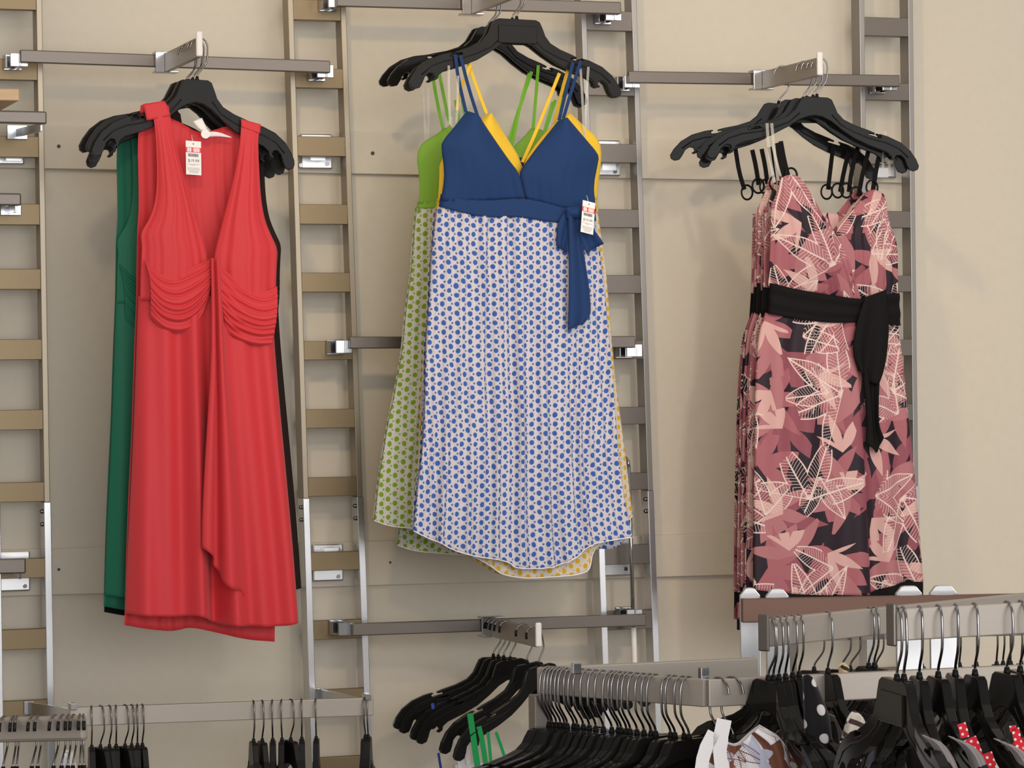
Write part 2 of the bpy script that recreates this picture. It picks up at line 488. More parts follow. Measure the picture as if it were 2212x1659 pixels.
# ------------------------------------------------------------------ ladders
DF = .085        # front face of the ladders
def ladder(pts_r, pts_l, joint, rungs, plates, label, rung_mat, low_mat, screws=True, gap=None):
    """pts_r / pts_l: front right edge of right / left post as two image points (top, bottom)"""
    root = empty('wall_ladder', Vector((W(pts_l[1][0], 1600, DF).x + .05, -DF / 2, 0)), label, 'display ladder', 'display ladders on the wall')
    def line(pts):
        a, b = W(*pts[0], DF), W(*pts[1], DF)
        def at(z):
            k = (z - a.z) / (b.z - a.z); return a.x + (b.x - a.x) * k
        return at
    LR, LL = line(pts_r), line(pts_l)
    pw, pd = .0115, .042
    zj = W((pts_r[0][0] + pts_r[1][0]) / 2, joint, DF).z
    for ln in (LL, LR):
        for z0, z1, mt, nm, ex in ((0.02, zj, low_mat, 'lower_post', .0012), (zj, 3.0, M['nickelp'] if rung_mat is not M['bronze'] else M['bronzep'], 'upper_post', 0)):
            bm = NB()
            a = Vector((ln(z0) - pw / 2, -DF + pd / 2 - ex, z0)); b = Vector((ln(z1) - pw / 2, -DF + pd / 2 - ex, z1))
            vs = []
            for p in (a, b):
                for sx, sy in ((-1, -1), (1, -1), (1, 1), (-1, 1)):
                    vs.append(bm.verts.new(p + Vector((sx * (pw / 2 + ex), sy * (pd / 2), 0))))
            bm.faces.new(vs[:4][::-1]); bm.faces.new(vs[4:])
            for i in range(4): bm.faces.new((vs[i], vs[(i + 1) % 4], vs[4 + (i + 1) % 4], vs[4 + i]))
            po = obj(nm, bm, mt, root, bevel=.0012)
            if nm == 'lower_post' and screws:
                for dz in (.018, .043):
                    s = NB(); bmesh.ops.create_uvsphere(s, u_segments=10, v_segments=8, radius=.0045)
                    for v in s.verts: v.co = v.co + Vector((ln(zj - dz) - pw - .003, -DF + .012, zj - dz))
                    obj('screw', s, M['wirec'], root, smooth=True)
    for yc, hp in rungs:
        xm = (LL(W(0, yc, DF).z) + LR(W(0, yc, DF).z)) / 2
        pxm = [pts_l[0][0] + (pts_l[1][0] - pts_l[0][0]) * (yc - pts_l[0][1]) / (pts_l[1][1] - pts_l[0][1]),
               pts_r[0][0] + (pts_r[1][0] - pts_r[0][0]) * (yc - pts_r[0][1]) / (pts_r[1][1] - pts_r[0][1])]
        z = W(sum(pxm) / 2, yc, DF).z
        h = hp / 1080.0
        bm = NB(); a = LL(z) - .0005; b = LR(z) - pw + .0005
        box(bm, ((a + b) / 2, -DF + .0115, z), b - a, .021, h)
        obj('rung', bm, rung_mat, root, bevel=.001)
    for x0, y0, x1, y1, sc in plates:
        bm = NB(); p, q = W(x0, y0, .02), W(x1, y1, .02)
        box(bm, ((p.x + q.x) / 2, -.020, (p.z + q.z) / 2), q.x - p.x, .012, p.z - q.z)
        pl = obj('wall_plate', bm, M['chromes'], root, bevel=.003)
        for sx, sy in sc:
            s = NB(); p = W(sx, sy, .0275)
            tube(s, [p + Vector((0, .002, 0)), p + Vector((0, -.001, 0))], .0042, 12)
            obj('screw', s, M['wirec'], pl)
        bm = NB(); box(bm, ((LL(p.z) + LR(p.z)) / 2 - .006, -.040, W(0, (y0 + y1) / 2, .04).z), .03, .03, .02)
        obj('standoff', bm, M['chromes'], root)
    return root
M['bronzep'] = mat_simple('champagne_post_metal', (.27, .225, .165), .36, .75, .05, 30, 0, stretch=(40, 40, 1))
R1 = [(3, 34), (150, 44), (317, 44), (463, 44), (603, 43), (755, 43), (907, 42), (1063, 41), (1228, 41), (1381, 42), (1534, 40), (1690, 40)]
R2 = [(-125, 44), (22, 44), (169, 43), (316, 43), (463, 43), (610, 42), (757, 41), (904, 41), (1051, 41), (1212, 40), (1360, 41), (1508, 38), (1650, 30)]
R3 = [(-100, 44), (45, 44), (186, 43), (331, 42), (472, 41), (614, 41), (756, 41), (898, 39), (1040, 38), (1198, 43), (1339, 42), (1482, 40), (1625, 40)]
R4 = [(-85, 44), (58, 43), (198, 40), (336, 40), (474, 39), (613, 38), (751, 38), (891, 38), (1028, 38), (1182, 38), (1320, 38), (1460, 38)]
lad1 = ladder(((90.7, 0), (114, 1420)), ((-17, 0), (4, 1420)), 1085, R1,
              [(-30, 318, 52, 356, [(42, 341)]), (-40, 1193, 65, 1276, [(54, 1266)])],
              'champagne metal display ladder cut off by the left edge, behind the emerald dress', M['bronze'], M['chromes'])
lad2 = ladder(((747, 0), (796, 1420)), ((633.5, 0), (678, 1420)), 1074, R2,
              [(648, 289, 717, 366, [(650, 357), (707, 354)]), (674, 1176, 741, 1254, [(731, 1185), (731, 1245)])],
              'champagne metal display ladder between the red dress and the dotted dresses', M['bronze'], M['chromes'])
lad3 = ladder(((1375, 0), (1421, 1350)), ((1266, 0), (1311, 1350)), 1060, R3,
              [(1250, 302, 1339, 381, [(1329, 371)]), (1300, 1160, 1362, 1243, [(1352, 1229)])],
              'grey metal display ladder right behind the blue dotted dress', M['nickel'], M['chromes'])
lad4 = ladder(((1972, 0), (1984, 1050)), ((1867, 0), (1880, 1050)), 1050, R4, [(1870, 315, 1935, 385, [])],
              'grey metal display ladder at right behind the pink leaf print dresses', M['nickel'], M['chromes'])

# ------------------------------------------------------------------ rails on the ladders and faceouts
ORD = ['first', 'second', 'third', 'fourth', 'fifth', 'sixth', 'seventh', 'eighth', 'ninth', 'tenth', 'eleventh', 'twelfth', 'thirteenth',
       'fourteenth', 'fifteenth', 'sixteenth', 'seventeenth', 'eighteenth', 'nineteenth', 'twentieth', 'twenty-first', 'twenty-second',
       'twenty-third', 'twenty-fourth', 'twenty-fifth', 'twenty-sixth']
DR = .155
def crossbar(tl, tr, hl, label, brackets, name='cross_rail', d=DR, mat='nickel'):
    a, b = W(*tl, d), W(*tr, d)
    h = (a - W(tl[0], tl[1] + hl, d)).length
    root = empty(name, (a + b) / 2, label, 'display rail', 'display rails between the ladders')
    bm = NB(); bar(bm, a + Vector((0, .006, 0)), b + Vector((0, .006, 0)), h, .012)
    obj('bar', bm, M[mat], root, bevel=.002)
    for px, py in brackets:
        # a folded bracket hooked on the rung: plate, cheek and a slanting arm to the rail
        br = NB()
        p = W(px, py, DF)
        box(br, (p.x, -DF - .004, p.z), .036, .007, .030)
        z = p.z; q = W(px + 8, py, d)
        box_axes(br, Vector((p.x + .006, -(DF + d) / 2 + .004, z)), Vector((.004, 0, 0)), Vector((0, d - DF - .01, 0)), Vector((0, 0, .026)))
        box_axes(br, Vector((p.x - .012, -DF - .018, z)), Vector((.012, 0, 0)), Vector((0, .026, 0)), Vector((0, 0, .026)))
        box(br, (p.x + .004, -d + .014, z), .034, .005, .026)
        obj('bracket', br, M['chrome'], root, bevel=.001)
    return a, b, root
railA = crossbar((44, 107), (714, 131), 27.5, 'upper left flat metal rail carrying the red dress faceout', [(26, 136), (682, 160)])
railB = crossbar((728, -14), (1342, 4), 27.5, 'topmost flat metal rail above the blue dotted dress', [(706, 10), (1300, 38)])
railC = crossbar((1359, 153), (1944, 162), 26, 'upper right flat metal rail carrying the pink dress faceout', [(1340, 182), (1893, 188)])
railD = crossbar((756, 727), (1373, 726), 26, 'flat metal rail crossing half way up behind the dotted dresses', [(722, 750), (1345, 758)])
railE = crossbar((762, 1347), (1396, 1326), 27, 'low flat metal rail below the dotted dresses', [(728, 1354), (1345, 1326)])

LF = .28
def faceout(rail, px, tipx, label, h=.037):
    a, b, _ = rail
    # base sits on the rail at pixel column px
    k = 0.5
    lo, hi = 0., 1.
    def proj(P):
        v = P - CAM; return CX + FPX * v.dot(RC) / v.dot(F)
    for _i in range(40):
        k = (lo + hi) / 2
        if proj(a + (b - a) * k) < px: lo = k
        else: hi = k
    base = a + (b - a) * k
    hr = .0245
    root = empty('faceout_arm', base, label, 'faceout', 'faceout arms on the rails')
    cl = NB(); box(cl, (base.x - .010, base.y - .0085, base.z - .016), .019, .007, .040)
    box(cl, (base.x + .004, base.y + .004, base.z + .0035), .046, .030, .004)
    box(cl, (base.x + .004, base.y + .004, base.z - .0335), .046, .030, .004)
    obj('clip', cl, M['chrome'], root, bevel=.001)
    top0 = base + Vector((0.004, -.012, .002)); top1 = base + Vector((.004, -LF, .002))
    bm = NB(); bar(bm, top0, top1, h, .010)
    obj('arm', bm, M['railm'], root, bevel=.0015)
    bm = NB(); box(bm, (top1.x, top1.y - .004, top1.z - h / 2 + .006), .0125, .007, h + .010)
    obj('end_stop', bm, M['tip'], root, bevel=.003)
    return top0, top1
foA = faceout(railA, 354, 427, 'faceout arm with white end stop holding the red dress')
foB = faceout(railB, 1015, 1120, 'faceout arm at the top edge holding the blue dotted dress')
foC = faceout(railC, 1642, 1772, 'faceout arm with white end stop holding the pink leaf print dresses')
foE = faceout(railE, 1057, 1163, 'faceout arm on the low rail holding bare hangers with green straps')

# ------------------------------------------------------------------ hangers
HALF = [(0, .002), (2.2, 0), (3.0, -.5), (3.6, -2.0), (4.3, -3.9), (5.6, -5.6), (8.0, -7.0), (10.8, -8.1), (12.0, -8.7), (12.0, -9.15), (11.0, -8.9), (10.6, -9.25),
        (13.2, -10.0), (13.3, -9.5), (12.8, -9.1), (13.0, -8.9), (14.6, -9.4), (17.2, -10.8), (19.3, -12.9), (20.6, -15.2), (21.2, -16.9), (21.0, -17.9),
        (20.2, -18.4), (19.2, -18.0), (18.7, -16.8), (18.2, -15.2), (17.4, -14.3), (16.6, -14.4), (16.3, -15.2), (16.9, -15.8), (16.4, -16.1), (15.7, -15.6),
        (15.5, -14.6), (14.4, -13.6), (11.0, -12.2), (8.0, -10.6), (5.5, -8.6), (3.2, -6.4), (1.4, -5.3), (0, -5.0)]
def outline(sx=1.0, sz=1.0, topw=1.0):
    ex = (topw - 1) * 3.0
    def wide(i, x):
        if i > 28: return x
        return x * (1 + ex / 2.2) if x <= 2.2 else x + ex * min(1, max(0, (11.5 - x) / 8.0))
    r = [(wide(i, x) * .01 * sx, z * .01 * sz) for i, (x, z) in enumerate(HALF)]
    l = [(-x, z) for x, z in reversed(r[1:-1])]
    return r + l
HOOK = [(0, -.010), (0, .004), (.001, .011), (.008, .020), (.0150, .029), (.0175, .037), (.0180, .058), (.0165, .068), (.0115, .0755),
        (.0035, .0785), (-.0045, .077), (-.0105, .0725), (-.0140, .066), (-.0155, .058)]
HTOP = .0768      # inner top of the hook above the hanger body
def make_hanger(sx, sz, th, pmat, wmat, panel=False, topw=1.0, sleeve=False, clipbar=False):
    r = empty('clothes_hanger', (0, 0, 0), 'x', 'hanger')
    bm = extrude_poly(NB(), outline(sx, sz, topw), th)
    b = obj('hanger_body', bm, M[pmat], r, world=False, bevel=.0022)
    for s in (-1, 1):       # raised rib along the slope
        bm = NB()
        pts = [Vector((s * x * sx * .01, -th / 2 + .0004, z * sz * .01)) for x, z in ((3.2, -4.6), (5.2, -7.2), (8, -8.9), (11, -10.3), (14.4, -11.2), (17, -12.6), (18.9, -14.8))]
        tube(bm, pts, .0016, 6)
        obj('rib', bm, M[pmat], b, world=False, smooth=True)
    if panel:
        bm = NB(); box(bm, (0, -th / 2 - .001, -.030), .078, .004, .034)
        obj('size_panel', bm, M[pmat], b, world=False, bevel=.0012)
    bm = NB(); bmesh.ops.create_cone(bm, segments=12, cap_ends=True, radius1=.0045, radius2=.0028, depth=.009, matrix=Matrix.Translation((0, 0, .002)))
    obj('collar', bm, M[pmat], b, world=False, smooth=True)
    hk = [(x, 0, z) for x, z in chaikin(HOOK, 2)]
    bm = tube(NB(), hk, .0016, 8)
    h = obj('hook', bm, M[wmat], r, world=False, smooth=True)
    if clipbar:
        bm = tube(NB(), [(-.150, 0, -.060), (-.148, 0, -.098), (0, 0, -.102), (.148, 0, -.098), (.150, 0, -.060)], .0018, 6)
        obj('clip_bar', bm, M['wirec'], r, world=False, smooth=True, label='thin steel trouser bar')
    if sleeve:
        bm = tube(NB(), [(x, 0, z) for x, z in ((-.0125, .0695), (-.0145, .0635), (-.0155, .057))], .0026, 8)
        obj('hook_sleeve', bm, M['plasticm'], h, world=False, smooth=True)
    return r
protoA = make_hanger(.91, .85, .011, 'plasticm', 'wire')
protoB = make_hanger(1.02, .78, .011, 'plasticm', 'wire', True, 1.5)
protoC = make_hanger(1.0, .74, .011, 'plastic', 'wirec')
protoP = make_hanger(1.0, .76, .011, 'plastic', 'wirec', True, 1.5)
protoG = make_hanger(1.0, .74, .011, 'plastic', 'wire', sleeve=True)
protoD = make_hanger(.98, .46, .008, 'plastic', 'wirec', False, 1.25, False, True)
used = set()
def hanger(proto, top, yaw, label, group, tilt=0, sway=0, dx=0):
    """top: point on the top edge of the bar; yaw: heading of the hanger's width axis; tilt in its own plane"""
    Rm = Matrix.Rotation(yaw, 4, 'Z') @ Matrix.Rotation(sway, 4, 'X') @ Matrix.Rotation(tilt, 4, 'Y')
    loc = Vector(top) - (Rm @ Vector((0.002 - dx, 0, HTOP)))
    rot = Rm.to_euler()
    if proto.name not in used:
        used.add(proto.name); r = proto
        r.location = loc; r.rotation_euler = rot; r['label'] = label; r['group'] = group
    else:
        r = dup(proto, loc, label, group, rot)
    return r
def on_bar(fo, d):
    """top point of a faceout bar at d metres out from the wall"""
    a, b = fo; k = (-d - a.y) / (b.y - a.y)
    return a + (b - a) * k
rad = math.radians
# group at the left: five hangers
gA = 'hangers on the red dress faceout'
DA = [.418, .394, .368, .342, .308]
LA = ['black plastic hanger in front of its stack holding the red dress', 'black plastic hanger holding the dark brown dress just behind the red dress',
      'black plastic hanger holding the emerald dress behind the red one', 'black plastic hanger holding the further emerald dress by the wall',
      'rearmost black plastic hanger holding the black dress behind the emerald dresses']
for i, d in enumerate(DA):
    hanger(protoA, on_bar(foA, d), rad([0, 4, -7, 5, -4][i]), LA[i], gA, rad([3.2, 5.5, 1.0, 6.5, -.5][i]), 0, .006)
gB = 'hangers on the blue dotted dress faceout'
DB = [.415, .388, .275, .250]
LB = ['black hanger with a wide size panel holding the blue dotted dress', 'black hanger holding the yellow dotted dress behind the blue one',
      'black hanger holding the lime green dotted dress nearer the yellow one', 'rearmost black hanger holding the lime green dress by the wall']
for i, d in enumerate(DB):
    hanger(protoB if i < 2 else protoC, on_bar(foB, d), rad([0, -3, 3, -2][i]), LB[i], gB, rad([1.2, 1.0, 4, 5][i]), 0, .008)
gC = 'hangers on the pink dress faceout'
DC = [.418, .398, .376, .352, .262]
LC = ['glossy black hanger in front of the stack of pink leaf print dresses', 'second black hanger from the front of the pink dress stack',
      'middle black hanger of the pink leaf print dress stack', 'fourth black hanger back in the pink dress stack, turned right',
      'rearmost black hanger of the pink dresses, hooked apart near the rail']
for i, d in enumerate(DC):
    hanger(protoP if i == 3 else protoC, on_bar(foC, d), rad([-20, -17, -22, -14, -18][i]), LC[i], gC, rad([4.4, 3, 5, 1, 6][i]), 0, [.010, .009, .008, .006, 0][i])
gE = 'bare hangers on the low faceout'
DE = [.172, .195, .218, .250, .345, .405]
LE = ['rearmost bare black hanger on the low faceout, its tip furthest left', 'second bare black hanger from the wall on the low faceout',
      'third bare black hanger from the wall on the low faceout', 'fourth hanger from the wall on the low faceout beside green straps',
      'fifth hanger on the low faceout just behind the front one', 'front black hanger at the white end stop of the low faceout']
for i, d in enumerate(DE):
    hanger(protoG, on_bar(foE, d), rad([0, -3, 2, -4, 6, 3][i]), LE[i], gE, rad([0, -2, -5, -7, -9, -12][i]), 0)

# ------------------------------------------------------------------ dresses
def part(root, name, bm, mat, solid=.0012, label=None):
    return obj(name, bm, M[mat], root, smooth=True, solid=solid, label=label)

# ---- red draped V-neck dress (also emerald, brown and black copies)
def red_dress(d):
    root = empty('draped_dress', W(423, 228, d), 'x', 'dress', 'draped V-neck dresses on the left faceout')
    P = lambda q: [(x, y) for x, y in q]
    gath = folds(3, 7, .0032, (.3, 1), .05)
    # bodice
    bm = NB()
    Lo = [(313, 224), (322, 246), (330, 258), (335, 355), (332, 430), (319, 472), (296, 506), (301, 530), (298, 575), (297, 650)]
    Li = [(361, 230), (364, 250), (370, 290), (388, 370), (412, 455), (432, 515), (442, 563), (440, 600), (440, 650)]
    cloth(bm, Lo, Li, d, 34, 46, disp=lambda u, v: .012 + .030 * math.sin(min(1, v * 1.05) * PI * .62) * math.sin(PI * min(1, .12 + u * .75)) + gath(u, v)
          * (1 if v > .25 else v * 4), uvo=(0, 0))
    g2 = folds(8, 6, .0030, (.2, 1), .05)
    Ri = [(518, 258), (516, 290), (513, 321), (501, 381), (479, 462), (463, 522), (454, 563), (458, 600), (462, 650)]
    Ro = [(559, 270), (556, 285), (553, 305), (554, 368), (557, 431), (565, 478), (579, 512), (593, 540), (590, 572), (588, 650)]
    cloth(bm, Ri, Ro, d, 34, 46, disp=lambda u, v: .012 + .030 * math.sin(min(1, v * 1.05) * PI * .62) * math.sin(PI * min(1, .88 - .75 * u + .0)) + g2(u, v)
          * (1 if v > .25 else v * 4))
    part(root, 'bodice', bm, 'red')
    # shoulder straps folded over the hanger
    bm = NB()
    cloth(bm, [(306, 226), (309, 240), (313, 262)], [(352, 219), (360, 232), (364, 252)], d, 8, 6, disp=lambda u, v: .016 - .004 * (1 - v))
    cloth(bm, [(306, 226), (304, 244)], [(352, 219), (356, 240)], d, 8, 4, disp=lambda u, v: -.008)
    part(root, 'shoulder_strap', bm, 'red')
    bm = NB()
    cloth(bm, [(517, 258), (517, 275)], [(560, 270), (557, 290)], d, 8, 6, disp=lambda u, v: .016 - .004 * (1 - v))
    part(root, 'shoulder_strap', bm, 'red')
    # back panel
    bm = NB(); gb = folds(5, 9, .003, (.6, 1), .04)
    cloth(bm, [(306, 244), (300, 300), (302, 380), (303, 450), (299, 500), (298, 575), (297, 650), (292, 760), (287, 930), (280, 1060), (274, 1220), (271, 1351)],
          [(556, 276), (553, 300), (554, 368), (557, 431), (565, 478), (579, 512), (590, 540), (588, 600), (588, 700), (592, 800), (598, 1000), (596, 1386)],
          d, 70, 90, top=[(306, 244), (355, 246), (395, 262), (432, 285), (466, 280), (500, 268), (556, 276)],
          bot=[(271, 1351), (324, 1361), (383, 1366), (413, 1355), (477, 1369), (540, 1384), (596, 1387)],
          disp=lambda u, v: -.010 - .012 * oval(u) * (1 - .3 * v) + gb(u, v))
    part(root, 'back_panel', bm, 'red')
    # skirt front
    bm = NB(); gs = folds(21, 5.0, .026, (.30, 1.0), .09)
    cloth(bm, [(297, 640), (294, 724), (289, 897), (282, 1070), (275, 1218), (272, 1325)],
          [(588, 640), (587, 705), (601, 872), (615, 1020), (630, 1193), (640, 1343)], d, 110, 100,
          bot=[(272, 1325), (301, 1328), (350, 1330), (390, 1329), (413, 1326), (440, 1334), (462, 1347), (500, 1349), (595, 1352), (640, 1343)],
          disp=lambda u, v: .012 + .030 * oval(u) * (.8 + .2 * v) + gs(u, v) - .016 * math.exp(-((u - .50) / .075) ** 2) * min(1, v * 1.5))
    part(root, 'skirt', bm, 'red')
    # swagged midriff, left and right of the knot
    def swag(sd): 
        rg = random.Random(sd); ph = rg.random() * 6
        return lambda u, v: .037 + .013 * math.sin(PI * v) + .0030 * math.sin(2 * PI * (6.3 * v + .5 * u + .25 * math.sin(5 * u + ph)) + ph) * (.5 + .5 * math.sin(PI * u)) * (.25 + .6 * v) + .0012 * math.sin(2 * PI * (11 * v - .6 * u))
    bm = NB()
    cloth(bm, [(302, 560), (312, 600), (314, 650), (316, 686)], [(443, 562), (442, 590), (441, 622), (440, 649)], d, 44, 90,
          top=[(302, 560), (330, 590), (361, 598), (394, 584), (443, 562)], bot=[(316, 686), (330, 703), (352, 718), (385, 720), (415, 702), (432, 672), (440, 649)], disp=swag(1))
    cloth(bm, [(458, 566), (462, 620), (468, 670), (477, 711)], [(588, 620), (586, 660), (582, 700), (577, 743)], d, 44, 90,
          top=[(458, 566), (490, 600), (529, 626), (560, 634), (588, 620)], bot=[(477, 711), (492, 728), (512, 740), (541, 747), (577, 743)], disp=swag(2))
    part(root, 'draped_midriff', bm, 'red')
    # centre knot and cascade
    bm = NB(); gc = folds(31, 3, .004, (.3, 1), .1)
    cloth(bm, [(440, 560), (441, 650), (440, 780), (428, 960), (420, 1100), (419, 1180)], [(459, 563), (466, 650), (474, 780), (492, 960), (508, 1140), (516, 1285)], d, 36, 70,
          bot=[(419, 1180), (432, 1189), (447, 1200), (448, 1218), (463, 1234), (466, 1258), (485, 1270), (505, 1270), (516, 1285)], smooth=1,
          disp=lambda u, v: .056 + .012 * math.sin(2 * PI * (1.6 * u + .1)) * (.4 + v * .8) + gc(u, v))
    part(root, 'cascade', bm, 'red')
    return root
red = red_dress(.418)
red['label'] = 'coral red draped V-neck dress with a price tag, front of the left faceout'
def copy_dress(src, dd, dx, dz, label, mats, rot=0, sc=1.0, sz=1.0):
    r = dup(src, Vector(src.location) + Vector((dx, dd, dz)), label, src.get('group'), (0, 0, rad(rot)), mats)
    r.scale = (sc, .40, sz)
    return r
mp = lambda k: {'coral_red_jersey': M[k]}
copy_dress(red, .054, .033, -.008, 'dark brown draped dress showing only along the right side of the red dress', mp('brown'), 0, .945, .93)
copy_dress(red, .076, -.030, -.022, 'emerald green draped dress showing left of the red dress', mp('green'), 0, .96, .945)
copy_dress(red, .100, -.026, -.022, 'further emerald green dress behind the first emerald one', mp('green'), 2, .93, .94)
copy_dress(red, .126, -.022, -.020, 'black draped dress almost hidden behind the emerald dresses', mp('black'), 0, .94, .962)

# white neck labels and ties at the back neckline of the red dress
bm = NB()
mpf = lambda x, y: W(x, y, .418)
cloth(bm, [(418, 262), (424, 271), (437, 283)], [(437, 254), (443, 266), (450, 283)], 0, 4, 6, mapf=mpf, disp=lambda u, v: -.004)
obj('neck_label', bm, M['white'], red, smooth=True, solid=.0008, label='white woven neck label')
bm = NB(); p = W(443.5, 289.5, .424)
tube(bm, [p + Vector((0, .001, 0)), p - Vector((0, .002, 0))], .0085, 20)
obj('hang_button', bm, M['white'], red, label='round white hang button')
bm = NB()
cloth(bm, [(446, 285), (470, 284), (500, 296)], [(446, 296), (470, 294), (500, 297.5)], 0, 3, 10, mapf=lambda x, y: W(x, y, .424))
obj('neck_tie', bm, M['whitef'], red, smooth=True, solid=.0008, label='cream ribbon end')

# ---- dotted empire dresses
def dotted_dress(d, bod, skirt, cups, band, sk, straps, clears, label, lining=None, sw=.0065, seed=1, back=True, hemmat='hem', bmat=None, fa=.0125):
    """cups: list of (L,R,top,bot) ; band: (L,R,top,bot) ; sk: (L,R,top,bot)"""
    root = empty('dotted_dress', W(1115, 60, d), label, 'dress', 'dotted empire dresses on the middle faceout')
    bm = NB(); gz = folds(seed + 2, 9, .0032, (0, 1.4), .03)
    for cL, cR, cT, cB in cups:
        cloth(bm, cL, cR, d, 30, 26, cT, cB, smooth=1, disp=lambda u, v: .016 + .030 * math.sin(PI * (.08 + .84 * u)) * math.sin(PI * min(1, .25 + .62 * v)) + gz(u, v) * max(0, v - .3) * 1.5)
    if band: 
        cloth(bm, band[0], band[1], d, 40, 8, band[2], band[3], smooth=1, disp=lambda u, v: .012 + .022 * oval(u))
        bl, br = band[0], band[1]
        q0 = cups[0][0][len(cups[0][0]) // 2]; q1 = cups[-1][1][len(cups[-1][1]) // 2]
        cloth(bm, [(q0[0] + 16, q0[1]), (bl[-1][0] + 14, bl[-1][1] - 2)], [(q1[0] - 12, q1[1]), (br[-1][0] - 10, br[-1][1] - 2)], d, 30, 12, disp=lambda u, v: -.006 - .008 * oval(u))
    part(root, 'bodice', bm, bod)
    bm = NB(); gs = folds(seed, 6.2, fa, (.75, 1.15), .05, .8)
    dsp = lambda u, v: .008 + .026 * oval(u) + gs(u, v)
    cloth(bm, sk[0], sk[1], d, 170, 110, sk[2], sk[3], disp=dsp, uvo=(seed * .013, 0))
    s = part(root, 'skirt', bm, skirt, .0006)
    if back:
        bm = NB(); g3 = folds(seed + 5, 6, fa, (.55, 1.15), .06)
        cloth(bm, sk[0], sk[1], d, 100, 60, sk[2], back if isinstance(back, list) else sk[3], disp=lambda u, v: -.010 - .014 * oval(u) + g3(u, v) * .7, uvo=(seed * .023, .004))
        part(root, 'skirt_back', bm, skirt, .0006)
    # rolled hem
    fb = poly_at(chaikin(list(sk[3]), 2))
    pts = [W(*fb(i / 120), d) + Vector((0, -dsp(i / 120, 1.0), 0)) for i in range(121)]
    bm = tube(NB(), pts, .0013, 6); obj('hem', bm, M[hemmat], s, smooth=True)
    if lining:
        bm = NB(); cloth(bm, lining[0], lining[1], d, 40, 20, lining[2], lining[3], disp=lambda u, v: .004 + .010 * oval(u))
        part(root, 'lining', bm, 'lining')
    for st in straps:
        w_ = sw if len(st) == 2 or not isinstance(st[-1], float) else st[-1]
        q = [t for t in st if not isinstance(t, float)]
        bm = ribbon(NB(), q, w_, lambda x, y: W(x, y, d), lift=.010 + .0035 * straps.index(st))
        obj('strap', bm, M[bod if bmat is None else bmat], root, solid=.0012)
    for q in clears:
        bm = ribbon(NB(), q, .005, lambda x, y: W(x, y, d), lift=.013)
        obj('hanger_loop', bm, M['clear'], root, solid=.0006, label='clear elastic hanging loop')
    return root
dB = .415
blue_sk = ([(944, 446), (933, 516), (928, 602), (922, 689), (916, 776), (915, 880), (910, 965), (896, 1080), (890, 1146)],
           [(1282, 468), (1292, 530), (1298, 574), (1304, 631), (1312, 718), (1321, 820), (1330, 965), (1344, 1080), (1362, 1160)],
           [(944, 446), (992, 461), (1039, 470), (1107, 468), (1175, 480), (1230, 480), (1282, 468)],
           [(890, 1146), (910, 1157), (942, 1171), (983, 1192), (1026, 1202), (1060, 1206), (1092, 1213), (1101, 1225), (1135, 1227), (1171, 1226), (1214, 1215), (1250, 1192), (1265, 1176), (1300, 1168), (1362, 1160)])
blue = dotted_dress(dB, 'navy', 'dotb',
    [([(1001, 242), (975, 275), (946, 309), (946, 326), (953, 373), (951, 407), (946, 434)], [(1033, 262), (1052, 292), (1071, 320), (1092, 350), (1112, 374), (1120, 402), (1127, 430)],
      [(1001, 242), (1018, 251), (1033, 262)], [(946, 434), (980, 437), (1040, 436), (1127, 430)]),
     ([(1199, 262), (1176, 290), (1151, 321), (1130, 350), (1113, 374), (1120, 402), (1127, 430)], [(1217, 256), (1250, 296), (1285, 337), (1283, 350), (1273, 402), (1277, 436), (1280, 458)],
      [(1199, 262), (1208, 258), (1217, 256)], [(1127, 430), (1170, 442), (1215, 455), (1280, 458)])],
    ([(948, 420), (944, 447)], [(1278, 436), (1283, 478)], [(948, 420), (985, 432), (1039, 436), (1117, 430), (1170, 441), (1215, 454), (1278, 436)],
     [(944, 447), (992, 462), (1039, 472), (1107, 470), (1175, 482), (1210, 483), (1283, 478)]),
    blue_sk,
    [[(980, 119), (986, 170), (1003, 243)], [(990, 122), (1007, 190), (1030, 262)], [(1231, 137), (1217, 195), (1201, 262)], [(1247, 133), (1229, 190), (1209, 258)]],
    [[(965, 143), (965, 200), (968, 270)], [(985, 165), (984, 230), (979, 305)], [(1249, 150), (1254, 230), (1257, 312)], [(1266, 146), (1261, 220), (1257, 300)]],
    'navy bodice dress with blue dotted white skirt and side bow, front of the middle faceout',
    ([(948, 470), (930, 700), (925, 900), (915, 1105)], [(1276, 478), (1300, 700), (1314, 900), (1325, 1100)], [(948, 470), (1110, 476), (1276, 478)], [(915, 1105), (1100, 1112), (1325, 1100)]), seed=4,
    back=[(890, 1146), (930, 1160), (1000, 1180), (1100, 1195), (1200, 1195), (1262, 1192), (1301, 1186), (1338, 1188), (1362, 1160)])
# the bow
bm = NB(); mb = lambda x, y: W(x, y, dB + .034)
cloth(bm, [(1216, 462), (1204, 478), (1200, 505), (1199, 531)], [(1238, 466), (1236, 485), (1232, 510), (1224, 545)], 0, 14, 12, mapf=mb, disp=lambda u, v: .006 + .006 * math.sin(2 * PI * u * 1.3) * v)
cloth(bm, [(1240, 466), (1245, 495), (1252, 520), (1263, 548)], [(1257, 462), (1272, 488), (1288, 508), (1300, 527)], 0, 14, 12, mapf=mb, disp=lambda u, v: .006 + .006 * math.sin(2 * PI * u * 1.1 + 1) * v)
cloth(bm, [(1222, 466), (1224, 530), (1224, 620), (1222, 713)], [(1247, 466), (1256, 540), (1268, 610), (1272, 655), (1273, 680), (1258, 699)], 0, 16, 40, mapf=mb,
      bot=[(1222, 713), (1240, 706), (1258, 699)], disp=lambda u, v: .010 + .006 * math.sin(2 * PI * u * .9 + .5))
